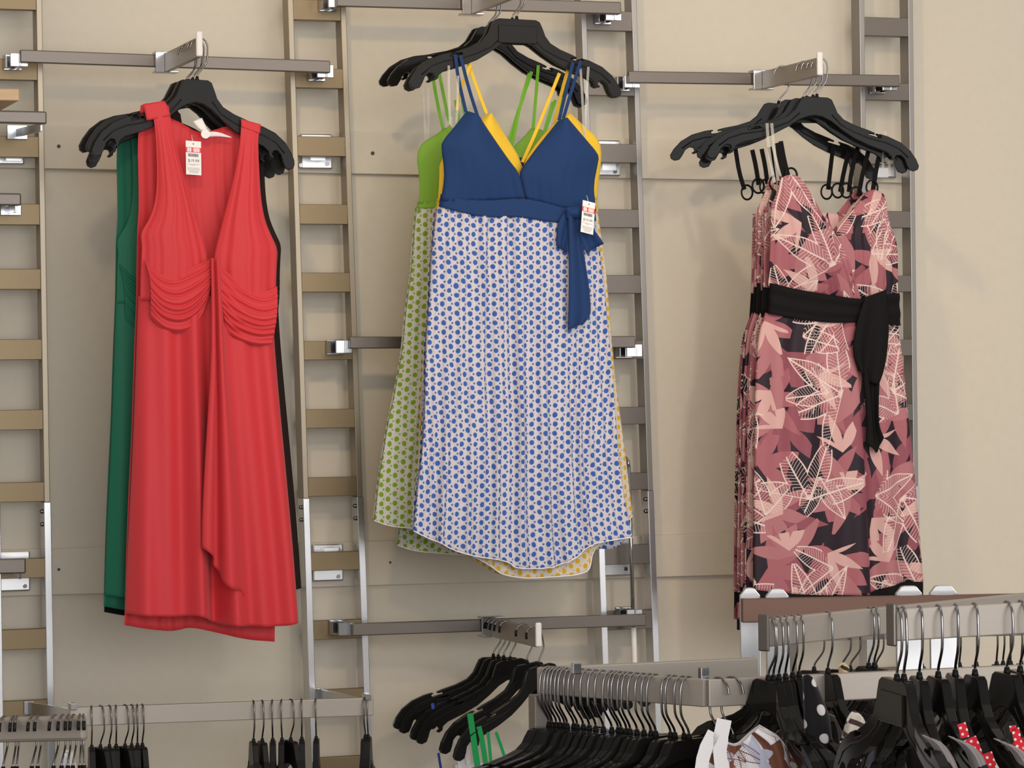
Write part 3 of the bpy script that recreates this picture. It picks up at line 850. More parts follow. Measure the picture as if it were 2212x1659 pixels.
cloth(bm, [(1219, 449), (1219, 472)], [(1251, 447), (1251, 472)], 0, 10, 8, mapf=mb, disp=lambda u, v: .012 + .010 * math.sin(PI * u) * math.sin(PI * v))
part(blue, 'bow', bm, 'navy', label='navy sash bow with a hanging tail')
bm = NB(); cloth(bm, [(1111, 396), (1113, 412), (1115, 421)], [(1121, 374), (1128, 398), (1125, 419)], 0, 4, 6, mapf=lambda x, y: W(x, y, dB), disp=lambda u, v: .008)
part(blue, 'care_label', bm, 'pinkl', .0006, label='pink and white care label')

dY = .390
yellow = dotted_dress(dY, 'yellow', 'doty',
    [([(1040, 252), (985, 300), (942, 345), (942, 400), (940, 437)], [(1054, 246), (1080, 290), (1120, 352), (1122, 400), (1122, 436)], [(1040, 252), (1047, 248), (1054, 246)], [(940, 437), (1030, 440), (1122, 436)]),
     ([(1187, 270), (1155, 305), (1121, 353), (1122, 400), (1122, 436)], [(1221, 244), (1250, 272), (1286, 304), (1291, 340), (1284, 400), (1283, 432)], [(1187, 270), (1206, 255), (1221, 244)], [(1122, 436), (1200, 440), (1283, 432)])],
    ([(940, 430), (938, 456)], [(1284, 426), (1288, 460)], None, None),
    ([(938, 450), (930, 600), (915, 800), (905, 1000), (905, 1150)], [(1288, 455), (1304, 560), (1312, 650), (1322, 777), (1335, 882), (1350, 988), (1364, 1113)],
     None, [(905, 1150), (960, 1180), (1026, 1205), (1058, 1228), (1078, 1241), (1127, 1248), (1185, 1244), (1240, 1240), (1264, 1228), (1270, 1180), (1364, 1113)]),
    [[(1007, 134), (1026, 190), (1048, 247)], [(1226, 137), (1208, 200), (1192, 268)], [(1202, 160), (1176, 225), (1150, 290), (1122, 352)], [(1010, 140), (985, 200), (980, 240)]],
    [], 'yellow bodice dress with yellow dotted skirt, mostly hidden behind the navy dress', seed=9, fa=.004)
dG = .268
lime = dotted_dress(dG, 'lime', 'dotg',
    [([(953, 281), (930, 298), (908, 309), (895, 336), (900, 373), (903, 407), (901, 440)], [(966, 272), (1010, 310), (1070, 338), (1092, 360), (1090, 400), (1090, 440)], [(953, 281), (960, 276), (966, 272)], [(901, 440), (1000, 444), (1090, 440)]),
     ([(1142, 279), (1125, 300), (1104, 318), (1092, 350), (1090, 400), (1090, 440)], [(1168, 284), (1190, 310), (1225, 330), (1222, 400), (1224, 440)], [(1142, 279), (1155, 280), (1168, 284)], [(1090, 440), (1150, 444), (1224, 440)])],
    ([(900, 436), (898, 450)], [(1224, 436), (1228, 450)], None, None),
    ([(899, 448), (891, 530), (886, 602), (875, 675), (867, 762), (855, 830), (838, 907), (820, 1008), (806, 1124)],
     [(1228, 448), (1240, 600), (1250, 800), (1262, 1000), (1275, 1110)], None,
     [(806, 1124), (838, 1136), (876, 1140), (960, 1146), (1080, 1150), (1275, 1110)]),
    [[(931, 154), (942, 220), (956, 282)], [(945, 153), (955, 205), (967, 262)], [(1159, 142), (1154, 210), (1147, 285)], [(1144, 156), (1121, 225), (1096, 302), (1090, 330)], [(1138, 160), (1118, 230), (1100, 318)]],
    [[(911, 190), (914, 240), (917, 308)], [(922, 190), (923, 240), (921, 308)]], 'lime green bodice dress with green dotted skirt showing left of the navy dress', seed=13, bmat='limes', fa=.008)
lime.scale = (1, .6, 1)
lime2 = dup(lime, Vector(lime.location) + Vector((.062, .034, -.052)), 'second lime green dotted dress behind the first, its hem lower', None, (0, 0, rad(-3)))

# ---- pink leaf print wrap dress
dP = .418
def pink_dress(d):
    root = empty('leaf_print_dress', W(1771, 280, d), 'x', 'dress', 'pink leaf print dresses on the right faceout')
    bm = NB(); g1 = folds(41, 6, .004, (.4, 1), .05)
    cloth(bm, [(1862, 418), (1840, 446), (1815, 475), (1790, 504), (1800, 560), (1800, 640)], [(1906, 424), (1909, 485), (1926, 521), (1928, 581), (1930, 646)], d, 34, 34,
          top=[(1862, 418), (1872, 410), (1890, 414), (1906, 424)], bot=[(1800, 640), (1865, 642), (1930, 646)], disp=lambda u, v: .012 + .024 * math.sin(PI * (.2 + .65 * u)) * math.sin(PI * (.1 + .8 * v)) + g1(u, v), uvo=(.13, .07))
    g2 = folds(43, 7, .005, (.5, 1), .05)
    cloth(bm, [(1678, 387), (1669, 420), (1655, 446), (1654, 510), (1652, 618)], [(1722, 388), (1745, 430), (1767, 475), (1790, 506), (1818, 560), (1851, 652)], d, 50, 40,
          top=[(1678, 387), (1688, 380), (1705, 379), (1722, 388)], bot=[(1652, 618), (1700, 627), (1767, 637), (1851, 652)],
          disp=lambda u, v: .016 + .032 * math.sin(PI * (.1 + .75 * u)) * math.sin(PI * (.1 + .8 * v)) + g2(u, v), uvo=(-.21, .02))
    cloth(bm, [(1655, 446), (1652, 620)], [(1912, 470), (1930, 646)], d, 40, 16, disp=lambda u, v: -.006 - .008 * oval(u))
    part(root, 'bodice', bm, 'floral')
    bm = NB()
    cloth(bm, [(1652, 612), (1650, 645), (1648, 678)], [(1931, 634), (1932, 670), (1934, 704)], d, 44, 10,
          top=[(1652, 612), (1700, 626), (1767, 638), (1851, 650), (1880, 636), (1931, 634)], bot=[(1648, 678), (1724, 693), (1781, 699), (1840, 696), (1890, 700), (1934, 704)],
          disp=lambda u, v: .024 + .018 * oval(u) + .002 * math.sin(2 * PI * v * 2))
    cloth(bm, [(1652, 616), (1648, 678)], [(1931, 636), (1934, 704)], d, 24, 4, disp=lambda u, v: -.010 - .01 * oval(u))
    part(root, 'waistband', bm, 'black', label='wide black waistband')
    bm = NB(); gs = folds(47, 5.5, .016, (.35, 1.1), .06)
    SL = [(1648, 676), (1632, 720), (1625, 800), (1622, 880), (1618, 1025), (1616, 1150), (1615, 1276)]
    SR = [(1934, 702), (1944, 790), (1951, 863), (1970, 1044), (1981, 1170), (1988, 1256)]
    SB = [(1615, 1272), (1690, 1280), (1760, 1283), (1855, 1283), (1868, 1278), (1900, 1266), (1940, 1254), (1988, 1256)]
    step = lambda u, v: .014 if u < .655 else 0
    sd = lambda u, v: .010 + .026 * oval(u) + gs(u, v) + .012 * min(1, max(0, (.66 - u) / .015)) * min(1, v * 2)
    cloth(bm, SL, SR, d, 130, 90, top=[(1648, 676), (1724, 692), (1781, 697), (1840, 694), (1890, 698), (1934, 702)], bot=SB, disp=sd, uvo=(.05, .31))
    sk = part(root, 'skirt', bm, 'floral')
    bm = NB(); gb = folds(51, 6, .006, (.4, 1), .05)
    cloth(bm, SL, SR, d, 60, 40, bot=SB, disp=lambda u, v: -.012 - .012 * oval(u) + gb(u, v))
    part(root, 'skirt_back', bm, 'floral')
    bm = NB()
    cloth(bm, [SB[0], (1616, 1296)], [SB[-1], (1990, 1284)], d, 130, 3, top=SB, bot=[(x, y + (22 if x < 1860 else 28)) for x, y in SB], disp=lambda u, v: sd(u, 1) - .001)
    part(root, 'hem_band', bm, 'black', label='black hem band')
    return root
pink = pink_dress(dP)
pink['label'] = 'pink and black leaf print wrap dress with black sash, front of the right faceout'
for k, (dd, dx, dz, sc, lb) in enumerate([(.022, .002, -.006, 1.0, 'second pink leaf print dress, just behind the front one'),
        (.046, -.002, .002, .99, 'third pink leaf print dress from the front of the right faceout'),
        (.070, .004, -.010, 1.01, 'fourth pink leaf print dress, nearly hidden between its neighbours'),
        (.100, .010, -.068, .97, 'rearmost pink leaf print dress, its black hem hanging lowest at left')]):
    copy_dress(pink, dd, dx, dz, lb, None, 0, sc)
bm = NB(); ms = lambda x, y: W(x, y, dP + .045)
cloth(bm, [(1866, 642), (1852, 680), (1840, 725), (1838, 765), (1850, 800)], [(1910, 626), (1917, 690), (1916, 740), (1908, 800), (1896, 832)], 0, 20, 26, mapf=ms,
      bot=[(1850, 800), (1872, 826), (1896, 832)], disp=lambda u, v: .008 + .008 * math.sin(2 * PI * 1.6 * u) * v)
cloth(bm, [(1858, 790), (1866, 850), (1870, 920), (1868, 960)], [(1896, 815), (1893, 880), (1894, 920), (1905, 945)], 0, 14, 26, mapf=ms,
      bot=[(1868, 960), (1882, 968), (1895, 984), (1905, 945)], disp=lambda u, v: .004 + .006 * math.sin(2 * PI * 1.2 * u))
part(pink, 'sash', bm, 'black', label='black knotted sash tails')
# straps with rings on each of the pink dresses
def pink_strap(root, pts, d, w=.0095, ring=None):
    bm = ribbon(NB(), pts, w, lambda x, y: W(x, y, d), lift=.012)
    obj('strap', bm, M['black'], root, solid=.0016)
    if ring:
        c = W(*ring, d) + Vector((0, -.016, 0))
        bm = tube(NB(), [c + Vector((math.cos(a) * .0125, 0, math.sin(a) * .0145)) for a in [2 * PI * i / 20 for i in range(20)]], .0022, 6, True)
        obj('strap_ring', bm, M['plastic'], root, smooth=True)
def shift(root, pts, d):
    return pts
kids = sorted([o for o in COL.objects if o.name.startswith('leaf_print_dress')], key=lambda o: o.name)
strap_spec = [
    (dP, [[(1681, 306), (1688, 345), (1698, 385)], [(1672, 310), (1680, 350), (1690, 386)]], [(1898, 318), (1888, 360), (1880, 412)], (1702, 380), (1876, 406)),
    (dP - .022, [[(1660, 318), (1668, 352), (1680, 392)]], [(1876, 318), (1862, 370), (1852, 425)], (1672, 396), (1846, 420)),
    (dP - .046, [[(1642, 322), (1650, 360), (1655, 398)]], [(1852, 318), (1838, 370), (1832, 415)], (1650, 404), (1826, 412)),
    (dP - .070, [[(1624, 324), (1632, 360), (1638, 400)]], [(1832, 322), (1820, 370), (1812, 415)], (1636, 402), (1806, 412)),
    (dP - .100, [[(1582, 322), (1590, 372), (1602, 410)]], [(1800, 312), (1794, 360), (1788, 410)], (1607, 416), (1784, 415))]
for root, (d, ls, rs, ring1, ring2) in zip(kids, strap_spec):
    pink_strap(root, ls[0], d, ring=ring1)
    for q in ls[1:]: pink_strap(root, q, d)
    pink_strap(root, rs, d, ring=ring2)
for q in ([(1648, 268), (1652, 330), (1664, 396)], [(1658, 268), (1664, 330), (1672, 392)], [(1903, 285), (1899, 340), (1897, 380)], [(1912, 300), (1911, 345), (1912, 382)]):
    bm = ribbon(NB(), q, .0065, lambda x, y: W(x, y, dP), lift=.020)
    obj('hanger_loop', bm, M['clear'], pink, solid=.0006, label='clear elastic hanging loop')

# ------------------------------------------------------------------ price tags
def price_tag(tl, tr, bl, d, label, text):
    A, B, C_ = W(*tl, d), W(*tr, d), W(*bl, d)
    wv, hv = B - A, C_ - A
    n = wv.cross(hv).normalized()
    if n.y > 0: n = -n
    root = empty('price_tag', A + wv / 2, label, 'price tag', 'price tags on the front dresses')
    def quad(name, x0, y0, x1, y1, mat, lift, th=.0003, par=root):
        c = A + wv * ((x0 + x1) / 2) + hv * ((y0 + y1) / 2) + n * lift
        bm = box_axes(NB(), c, wv * (x1 - x0), hv * (y1 - y0), n * th)
        return obj(name, bm, M[mat], par)
    card = quad('card', 0, 0, 1, 1, 'white', 0, .0008)
    quad('red_band', .0, .19, 1, .34, 'redink', .0006)
    bm = NB()
    for x0, x1, y0, y1 in ((.10, .19, .205, .325), (.21, .25, .205, .325), (.27, .35, .205, .325), (.40, .43, .25, .28), (.50, .57, .205, .325), (.60, .68, .205, .325), (.71, .79, .205, .325), (.82, .89, .205, .325)):
        box_axes(bm, A + wv * ((x0 + x1) / 2) + hv * ((y0 + y1) / 2) + n * .0009, wv * (x1 - x0), hv * (y1 - y0), n * .0003)
    obj('band_marks', bm, M['white'], root)
    bm = NB(); rg = random.Random(3); x = .14
    while x < .82:
        w_ = rg.choice((.012, .02, .03))
        box_axes(bm, A + wv * (x + w_ / 2) + hv * .42 + n * .0006, wv * w_, hv * .09, n * .0003); x += w_ + rg.choice((.012, .02))
    obj('barcode', bm, M['ink'], root)
    bm = NB()
    for yy, x0, x1 in ((.69, .06, .90), (.715, .32, .62), (.80, .08, .88), (.835, .08, .90), (.87, .14, .88), (.905, .2, .82), (.94, .22, .78)):
        box_axes(bm, A + wv * ((x0 + x1) / 2) + hv * yy + n * .0006, wv * (x1 - x0), hv * .010, n * .0003)
    obj('small_print_lines', bm, M['inkg'], root)
    cu = bpy.data.curves.new('price', 'FONT'); cu.body = text; cu.size = 1; cu.align_x = 'CENTER'
    to = bpy.data.objects.new('t', cu); COL.objects.link(to)
    me = bpy.data.meshes.new_from_object(to.evaluated_get(bpy.context.evaluated_depsgraph_get()))
    bpy.data.objects.remove(to)
    wl = wv.length; k = wl * .27
    X = wv.normalized(); Y = -hv.normalized()
    for v in me.vertices:
        v.co = A + wv * .5 + hv * .625 + X * v.co.x * k + Y * v.co.y * k + n * .0007 - root.location
    me.materials.append(M['ink'])
    po = bpy.data.objects.new('price', me); COL.objects.link(po); po.parent = root
    h = NB(); c = A + wv * .5 + hv * .085 + n * .0006
    tube(h, [c - n * .0003, c + n * .0003], .0013, 10); obj('punch_hole', h, M['ink'], root)
    th = NB(); tube(th, [c, c + Vector((-.002, .003, .012)), c + Vector((0, .012, .018))], .0005, 5)
    obj('tag_fastener', th, M['tip'], root)
    return root
price_tag((401, 303.5), (434, 306), (402, 376.5), .442, 'white price tag with red band hanging in the neck of the red dress', '$19.99')
price_tag((1259, 432), (1286, 439), (1254, 500.5), dB + .062, 'white price tag with red band beside the navy bow', '$19.99')

# ------------------------------------------------------------------ hook pole leaning on the right ladder
dpole = .125
p0, p1 = W(1358, 1010, dpole), W(1371, 1444, dpole)
root = empty('reach_pole', p1, 'chrome reach pole hung over a rung beside the blue dotted dress', 'pole')
up = (p0 - p1).normalized()
bm = tube(NB(), [p1 + up * .085, p0], .0042, 12); obj('pole_shaft', bm, M['chrome'], root, smooth=True)
hk = [p0, p0 + Vector((-.001, 0, .012)), p0 + Vector((-.003, .012, .020)), p0 + Vector((-.004, .026, .022)), p0 + Vector((-.005, .036, .014)), p0 + Vector((-.005, .037, .002))]
bm = tube(NB(), hk, .0040, 10); obj('pole_hook', bm, M['chrome'], root, smooth=True)
bm = tube(NB(), [p1 - up * .03, p1, p1 + up * .04, p1 + up * .085], .0058, 12); obj('grip', bm, M['white'], root, smooth=True, label='white grip')

# ------------------------------------------------------------------ lower wall-side hang rail
dFr = .40
fa, fb_ = W(150, 1528, dFr), W(805, 1506, dFr)
root = empty('hang_rail', (fa + fb_) / 2, 'long hang rail low on the wall between the two left ladders', 'display rail', 'display rails between the ladders')
bm = NB(); bar(bm, fa, fb_, .0345, .012); obj('bar', bm, M['railm'], root, bevel=.0015)
for (bx, by, q) in ((62, 1529, fa + Vector((.006, .02, -.016))), (690, 1500, fb_ + Vector((-.012, .02, -.016)))):
    p = W(bx, by, DF)
    br = NB(); bar(br, p + Vector((0, 0, .012)), q + Vector((0, 0, .012)), .026, .006)
    box(br, (p.x, -DF - .003, p.z), .020, .006, .026)
    obj('bracket_arm', br, M['chrome'], root, bevel=.001)
    c = NB(); box(c, (q.x, q.y - .02, q.z + .018), .012, .026, .012); obj('clip', c, M['chrome'], root, bevel=.001)
railF = (fa, fb_)
def seek(rail, px):
    a, b = rail; lo, hi = 0., 1.
    def proj(P):
        v = P - CAM; return CX + FPX * v.dot(RC) / v.dot(F)
    s = 1 if proj(b) > proj(a) else -1
    for _ in range(40):
        k = (lo + hi) / 2
        if (proj(a + (b - a) * k) - px) * s < 0: lo = k
        else: hi = k
    return a + (b - a) * (lo + hi) / 2
def hang(rail, px, proto, label, group, jit=0, tilt=0, front=True, sway=0):
    a, b = rail; d = (b - a); d.z = 0; d.normalize()
    per = Vector((d.y, -d.x, 0))
    if per.y > 0: per = -per
    if not front: per = -per
    return hanger(proto, seek(rail, px), math.atan2(per.y, per.x) + rad(jit), label, group, rad(tilt), rad(sway))
gF = 'black hangers on the low wall rail'
XL = [197, 217, 236, 250, 270, 284, 296, 307]; XR = [547, 566, 588, 608, 628, 651, 682, 788, 794]
JL = [-8, 14, 3, -9, 12, 4, -10, -2]; JR = [-7, -4, -16, -18, 6, -14, -17, -24, -20]
for i, x in enumerate(XL):
    hang(railF, x, protoA, 'black hanger on the low wall rail, %s from left of the left bunch' % ORD[i], gF, JL[i], 0)
for i, x in enumerate(XR):
    if i < 7: lb = 'black hanger on the low wall rail, %s from left of the right bunch' % ORD[i]
    else: lb = ['left one of the two black hangers at the right end of the low wall rail', 'right one of the two black hangers at the right end of the low wall rail'][i - 7]
    hang(railF, x, protoA, lb, gF, JR[i], 0)

# near bar at the lower left corner
ga, gb_ = WZ(-260, 1556, 4.42), WZ(184, 1545, 4.28)
root = empty('rack_bar', (ga + gb_) / 2, 'pale metal rack bar with rounded end at the lower left corner', 'rack', None)
bm = NB(); bar(bm, ga, gb_, .036, .014); obj('bar', bm, M['railm'], root, bevel=.005)
bm = NB(); box(bm, (ga.x + .02, ga.y + .02, ga.z / 2 - .02), .03, .03, ga.z - .04); obj('post', bm, M['nickel'], root, bevel=.002)
bm = NB(); box(bm, (ga.x + .02, ga.y + .02, .015), .06, .5, .03); obj('foot', bm, M['nickel'], root, bevel=.004)
railG = (ga, gb_)
XG = [-22, 8, 28, 36, 70, 82, 117, 134, 147, 158, 172, 180]
for i, x in enumerate(XG):
    hang(railG, x, protoG, 'hanger on the lower left rack bar, %s from its rounded end' % ORD[len(XG) - 1 - i], 'hangers on the near lower left bar',
         [20, 12, 18, 22, 10, 16, 8, 12, 18, 15, 26, 34][i], 2, front=False)
# blouse glimpsed under the near bar
bm = NB()
cloth(bm, [(136, 1622), (120, 1660), (110, 1760)], [(158, 1622), (166, 1660), (190, 1760)], 0, 12, 16, mapf=lambda x, y: WZ(x, y, 4.33), push=-F, disp=lambda u, v: .03 * oval(u))
cloth(bm, [(136, 1622), (120, 1660), (110, 1760)], [(158, 1622), (166, 1660), (190, 1760)], 0, 12, 16, mapf=lambda x, y: WZ(x, y, 4.33), push=-F, disp=lambda u, v: -.01 * oval(u))
tag(obj('white_blouse', bm, M['whitef'], smooth=True, solid=.001), 'white blouse shoulder glimpsed under the near lower left bar', 'blouse')

# ------------------------------------------------------------------ rail ends and shelf at the left edge
def stub(name, tl, tr, h, d, label, chrome_box, mat='nickel'):
    a, b = W(*tl, d), W(*tr, d); hh = h / FPX * ((a - CAM).dot(F))
    root = empty(name, (a + b) / 2, label, 'display rail', 'display rails between the ladders')
    bm = NB(); bar(bm, a, b, hh, .012); obj('bar', bm, M[mat], root, bevel=.003)
    br = NB(); x, y = chrome_box; p = W(x, y, DF)
    box(br, (p.x, -DF - .004, p.z), .040, .007, .028)
    q = W(tr[0] - 8, tr[1] + h, d)
    bar(br, p + Vector((0, -.006, .006)), Vector((q.x, q.y + .012, q.z + .004)), .016, .005)
    obj('bracket', br, M['chrome'], root, bevel=.001)
stub('cross_rail', (-220, 234), (100, 241), 28, .30, 'rail end at the left edge below the wooden shelf', (36, 286))
stub('cross_rail', (-220, 414), (45, 418), 27, .17, 'short rail end with rounded corner at the left edge, third rung', (22, 450))
stub('cross_rail', (-220, 1212), (55, 1206), 33, .16, 'rail end in front of the chrome wall plate at left edge', (20, 1223))
bm = NB(); a, b = W(-220, 200, .22), W(22, 203, .22); bar(bm, a, b, .022, .20)
tag(obj('wooden_shelf', bm, M['wood'], bevel=.002), 'end of a pale wooden shelf at the left edge', 'shelf')

# ------------------------------------------------------------------ square rack at the lower right
c0t = WZ(1527, 1467, 3.75); c1t = WZ(1165, 1441, 3.91); c2t = WZ(2300, 1431, 3.98)
hz = (c0t.z + c1t.z + c2t.z) / 3
for c in (c1t, c2t): pass
# keep the frame level
def lev(px, py, z):       # point on the pixel ray at height z
    r = ray(px, py); t = (z - CAM.z) / r.z
    return CAM + r * t
HZ = WZ(1527, 1467, 3.75).z
H0 = lev(1527, 1467, HZ)
H1 = lev(1166, 1441, HZ)
H2 = lev(2290, 1432, HZ)
root = empty('square_rack', Vector((H0.x + .2, H0.y + .2, 0)), 'square floor rack of flat metal rail, corner towards the viewer at lower right', 'rack')
bm = NB(); bar(bm, H0, H1, .0345, .013); obj('left_rail', bm, M['railm'], root, bevel=.0015)
bm = NB(); bar(bm, H0, H2, .0345, .013); obj('front_rail', bm, M['railm'], root, bevel=.0015)
H3 = H1 + (H2 - H0)
k3 = H1 + (H2 - H0) * .62
bm = NB(); bar(bm, H1 + Vector((0, 0, .0)), k3, .0345, .013); obj('back_rail', bm, M['railm'], root, bevel=.0015)
for p, q in ((H1, H0), (H2, H0), (H0 * .35 + H2 * .65, H0)):
    bm = NB(); box(bm, (p.x, p.y, (p.z - .036) / 2), .025, .025, p.z - .036); obj('post', bm, M['nickel'], root, bevel=.002)
for px, py in ((1530, 1456), (1253, 1446)):
    p = lev(px, py + 10, HZ); bm = NB(); box(bm, (p.x, p.y + .015, p.z + .006), .011, .011, .014); obj('clip', bm, M['chrome'], root, bevel=.001)
railH = (H0, H1)
gH = 'hangers crowding the left rail of the square rack'
XH = [1176, 1184, 1191, 1199, 1208, 1216, 1226, 1237, 1246, 1262, 1278, 1293, 1312, 1322, 1330, 1342, 1352, 1366, 1380, 1394, 1406, 1436, 1446, 1464, 1478]
for i, x in enumerate(XH):
    hang(railH, x + 8, protoD, 'glossy black hanger on the square rack left rail, %s from left' % ORD[i], gH, random.uniform(-3, 3), random.uniform(-2, 2))
railHf = (H0, H2)
for i, x in enumerate((1552, 1580)):
    hang(railHf, x, protoA, ['black hanger hooked inside the square rack right by its corner', 'second black hanger inside the square rack from its corner'][i], 'hangers inside the square rack corner', 25 + 10 * i, 0, front=False)

# ------------------------------------------------------------------ tall rack at the lower right
Iz = WZ(1648, 1335, 3.72).z
I0, I1 = lev(1648, 1337, Iz), lev(1930, 1309, Iz)
I1 = I0 + (I1 - I0) * 2.6
J0, J1 = WZ(1923, 1315, 3.22), WZ(2300, 1304, 3.32)
J1.z = J0.z
K0, K1 = WZ(1601, 1293, 4.30), WZ(2300, 1291, 4.34)
K1.z = K0.z
root = empty('gondola_rack', Vector((K0.x + .3, K0.y, 0)), 'tall chrome floor rack with rounded uprights and two hanger arms at lower right', 'rack')
bm = NB(); bar(bm, K0, K1, .034, .014); obj('crossbar', bm, M['redreflm'], root, bevel=.0015)
for x0, x1, yt in ((1601, 1645, 1270), (1657, 1707, 1272), (1938, 1995, 1266), (2011, 2071, 1265)):
    a, b = WZ(x0, yt, 4.36), WZ(x1, yt, 4.36)
    w_ = (b - a).length; h_ = a.z - .02
    M4 = Matrix.Translation(Vector(((a.x + b.x) / 2, (a.y + b.y) / 2 + .006, a.z))) @ Matrix.Rotation(math.atan2((b - a).y, (b - a).x), 4, 'Z')
    out = [(-w_ / 2, -h_), (-w_ / 2, -.011), (-w_ / 2 + .008, -.001), (-w_ / 2 + .013, 0), (w_ / 2 - .013, 0), (w_ / 2 - .008, -.001), (w_ / 2, -.011), (w_ / 2, -h_)]
    bm = extrude_poly(NB(), out, .010, M4); obj('upright', bm, M['chromes'], root, bevel=.0012)
def arm(a, b, nm):
    bm = NB(); bar(bm, a, b, .0345, .013); o = obj(nm, bm, M['railm'], root, bevel=.0015)
    d = (b - a).normalized()
    bm = NB(); bar(bm, a - d * .001 + Vector((0, 0, .006)), a + d * .004 + Vector((0, 0, .006)), .046, .016)
    obj('end_stop', bm, M['nickel'], o if False else root, bevel=.002)
arm(I0, I1, 'hanger_arm'); arm(J0, J1, 'hanger_arm')
for p in ():     # braces back to the crossbar
    r = Vector((p.x + .10 * (K0.y - p.y), K0.y - .005, p.z - .002)); 
    bm = NB(); bar(bm, p + Vector((0, .008, -.002)), r + Vector((0, 0, 0)), .026, .008); obj('brace', bm, M['chrome'], root)
bm = NB(); box(bm, ((K0.x + K1.x) / 2, (K0.y + K1.y) / 2 + .0, .02), 1.2, .5, .04); obj('base', bm, M['nickel'], root, bevel=.004)
railI, railJ = (I0, I1), (J0, J1)
gI = 'hangers on the far arm of the tall rack'; gJ = 'hangers on the near arm of the tall rack'
XI = [1662, 1670, 1682, 1696, 1712, 1727, 1788, 1878, 1889]
JI = [-20, -34, -30, -36, -30, -32, -30, -28, -32]
LI = ['leftmost black hanger on the far arm, holding the brown leaf print top', 'second black hanger on the far arm, beside the leaf print top',
      'third black hanger on the far arm, its hook tight behind the second', 'fourth black hanger on the far arm of the tall rack',
      'fifth black hanger on the far arm, left of the white dotted dress', 'sixth black hanger on the far arm, holding the white dotted black dress',
      'lone black hanger half way along the far arm of the tall rack', 'next to last black hanger on the far arm, behind the near arm end',
      'last black hanger on the far arm, touching the near arm end']
for i, x in enumerate(XI): hang(railI, x, protoC, LI[i], gI, JI[i], [2, 0, 0, 0, 0, 2, 0, 2, 1][i])
XJ = [1937, 1950, 1986, 2026, 2064, 2104, 2175, 2205]
JJ = [-14, -20, -22, -18, -24, -20, -12, -16]
LJ = ['leftmost black hanger on the near arm of the tall rack, large and close', 'second black hanger on the near arm, overlapping the leftmost',
      'third black hanger on the near arm, with a grey garment shoulder', 'fourth black hanger on the near arm, with a grey garment shoulder beside it',
      'fifth black hanger on the near arm, left of the red dotted straps', 'sixth black hanger on the near arm, its top turned edge on',
      'seventh black hanger on the near arm, above the red top', 'eighth black hanger on the near arm, cut by the right edge']
for i, x in enumerate(XJ): hang(railJ, x, protoP if i == 0 else protoC, LJ[i], gJ, JJ[i], [0, -3, 2, 0, 3, -2, 0, 2][i])
# hangers further back seen between the arms and the square rack
B0, B1 = WZ(1690, 1345, 4.72), WZ(2300, 1325, 4.80); B1.z = B0.z
root = empty('rear_rail', (B0 + B1) / 2, 'hang rail behind the tall rack, hidden by its crossbar and arms', 'display rail')
bm = NB(); bar(bm, B0, B1, .03, .012); obj('bar', bm, M['nickel'], root)
for p in (B0 * .97 + B1 * .03, B0 * .1 + B1 * .9):
    bm = NB(); box(bm, (p.x, p.y + .012, (p.z - .03) / 2), .02, .02, p.z - .03); obj('post', bm, M['nickel'], root)
railB2 = (B0, B1)
for i, (x, j) in enumerate(((1760, 55), (1820, 40), (1838, 62), (1893, 30), (1990, -20), (2072, -10), (2108, -14), (2152, -12), (2166, -10), (2182, -18), (2205, -12))):
    hang(railB2, x, protoA, 'black hanger on the rear rail seen below the arms, %s from the left' % ORD[i], 'hangers on the rear rail', j, 0)

# ------------------------------------------------------------------ garments at the lower right
def drape(name, panels, z, mat, label, cat, group=None, bulge=.03, nfold=4, amp=.006, seed=1, straps=(), smat=None):
    """panels: list of (L,R,top,bot) in the image, hung at depth z"""
    mpz = lambda x, y: WZ(x, y, z)
    root = empty(name, mpz(*panels[0][0][0]), label, cat, group)
    bm = NB(); g = folds(seed, nfold, amp, (.6, 1), .1)
    for L, R, T, B in panels:
        cloth(bm, L, R, 0, 36, 36, T, B, mapf=mpz, push=-F, disp=lambda u, v: bulge * oval(u) + g(u, v), uvo=(seed * .17, seed * .11))
        cloth(bm, L, R, 0, 12, 12, T, B, mapf=mpz, push=-F, disp=lambda u, v: -bulge * .5 * oval(u))
    obj('front', bm, M[mat], root, smooth=True, solid=.001)
    for st in straps:
        w_ = st[-1]
        obj('strap', ribbon(NB(), st[:-1], w_, mpz, push=-F, lift=.02), M[smat or mat], root, solid=.0015)
    return root
drape('leaf_print_blouse', [([(1540, 1590), (1512, 1625), (1503, 1700), (1500, 1800)], [(1640, 1566), (1700, 1600), (1716, 1680), (1720, 1800)],
      [(1540, 1590), (1565, 1600), (1590, 1612), (1612, 1590), (1640, 1566)], None)], 3.66, 'leafb', 'white top with brown leaf print at the left of the far arm', 'top', None, .02, 4, .010, 3,
      straps=[[(1562, 1550), (1552, 1600), (1560, 1680), .018], [(1540, 1578), (1518, 1620), (1510, 1680), .016]], smat='whitef')
drape('striped_blouse', [([(1686, 1542), (1690, 1570), (1692, 1660)], [(1744, 1556), (1748, 1590), (1750, 1660)], [(1686, 1542), (1712, 1538), (1744, 1556)], None)], 3.73, 'stripep',
      'pink and white striped top behind the leaf print top', 'top', None, .012, 3, .004, 5)
drape('dotted_black_dress', [([(1734, 1462), (1736, 1520), (1738, 1600), (1748, 1760)], [(1758, 1466), (1782, 1520), (1796, 1560), (1806, 1760)], [(1734, 1462), (1746, 1456), (1758, 1466)], None)], 3.64, 'dotw',
      'black dress with large white dots on the sixth far arm hanger', 'dress', None, .012, 2, .003, 7)
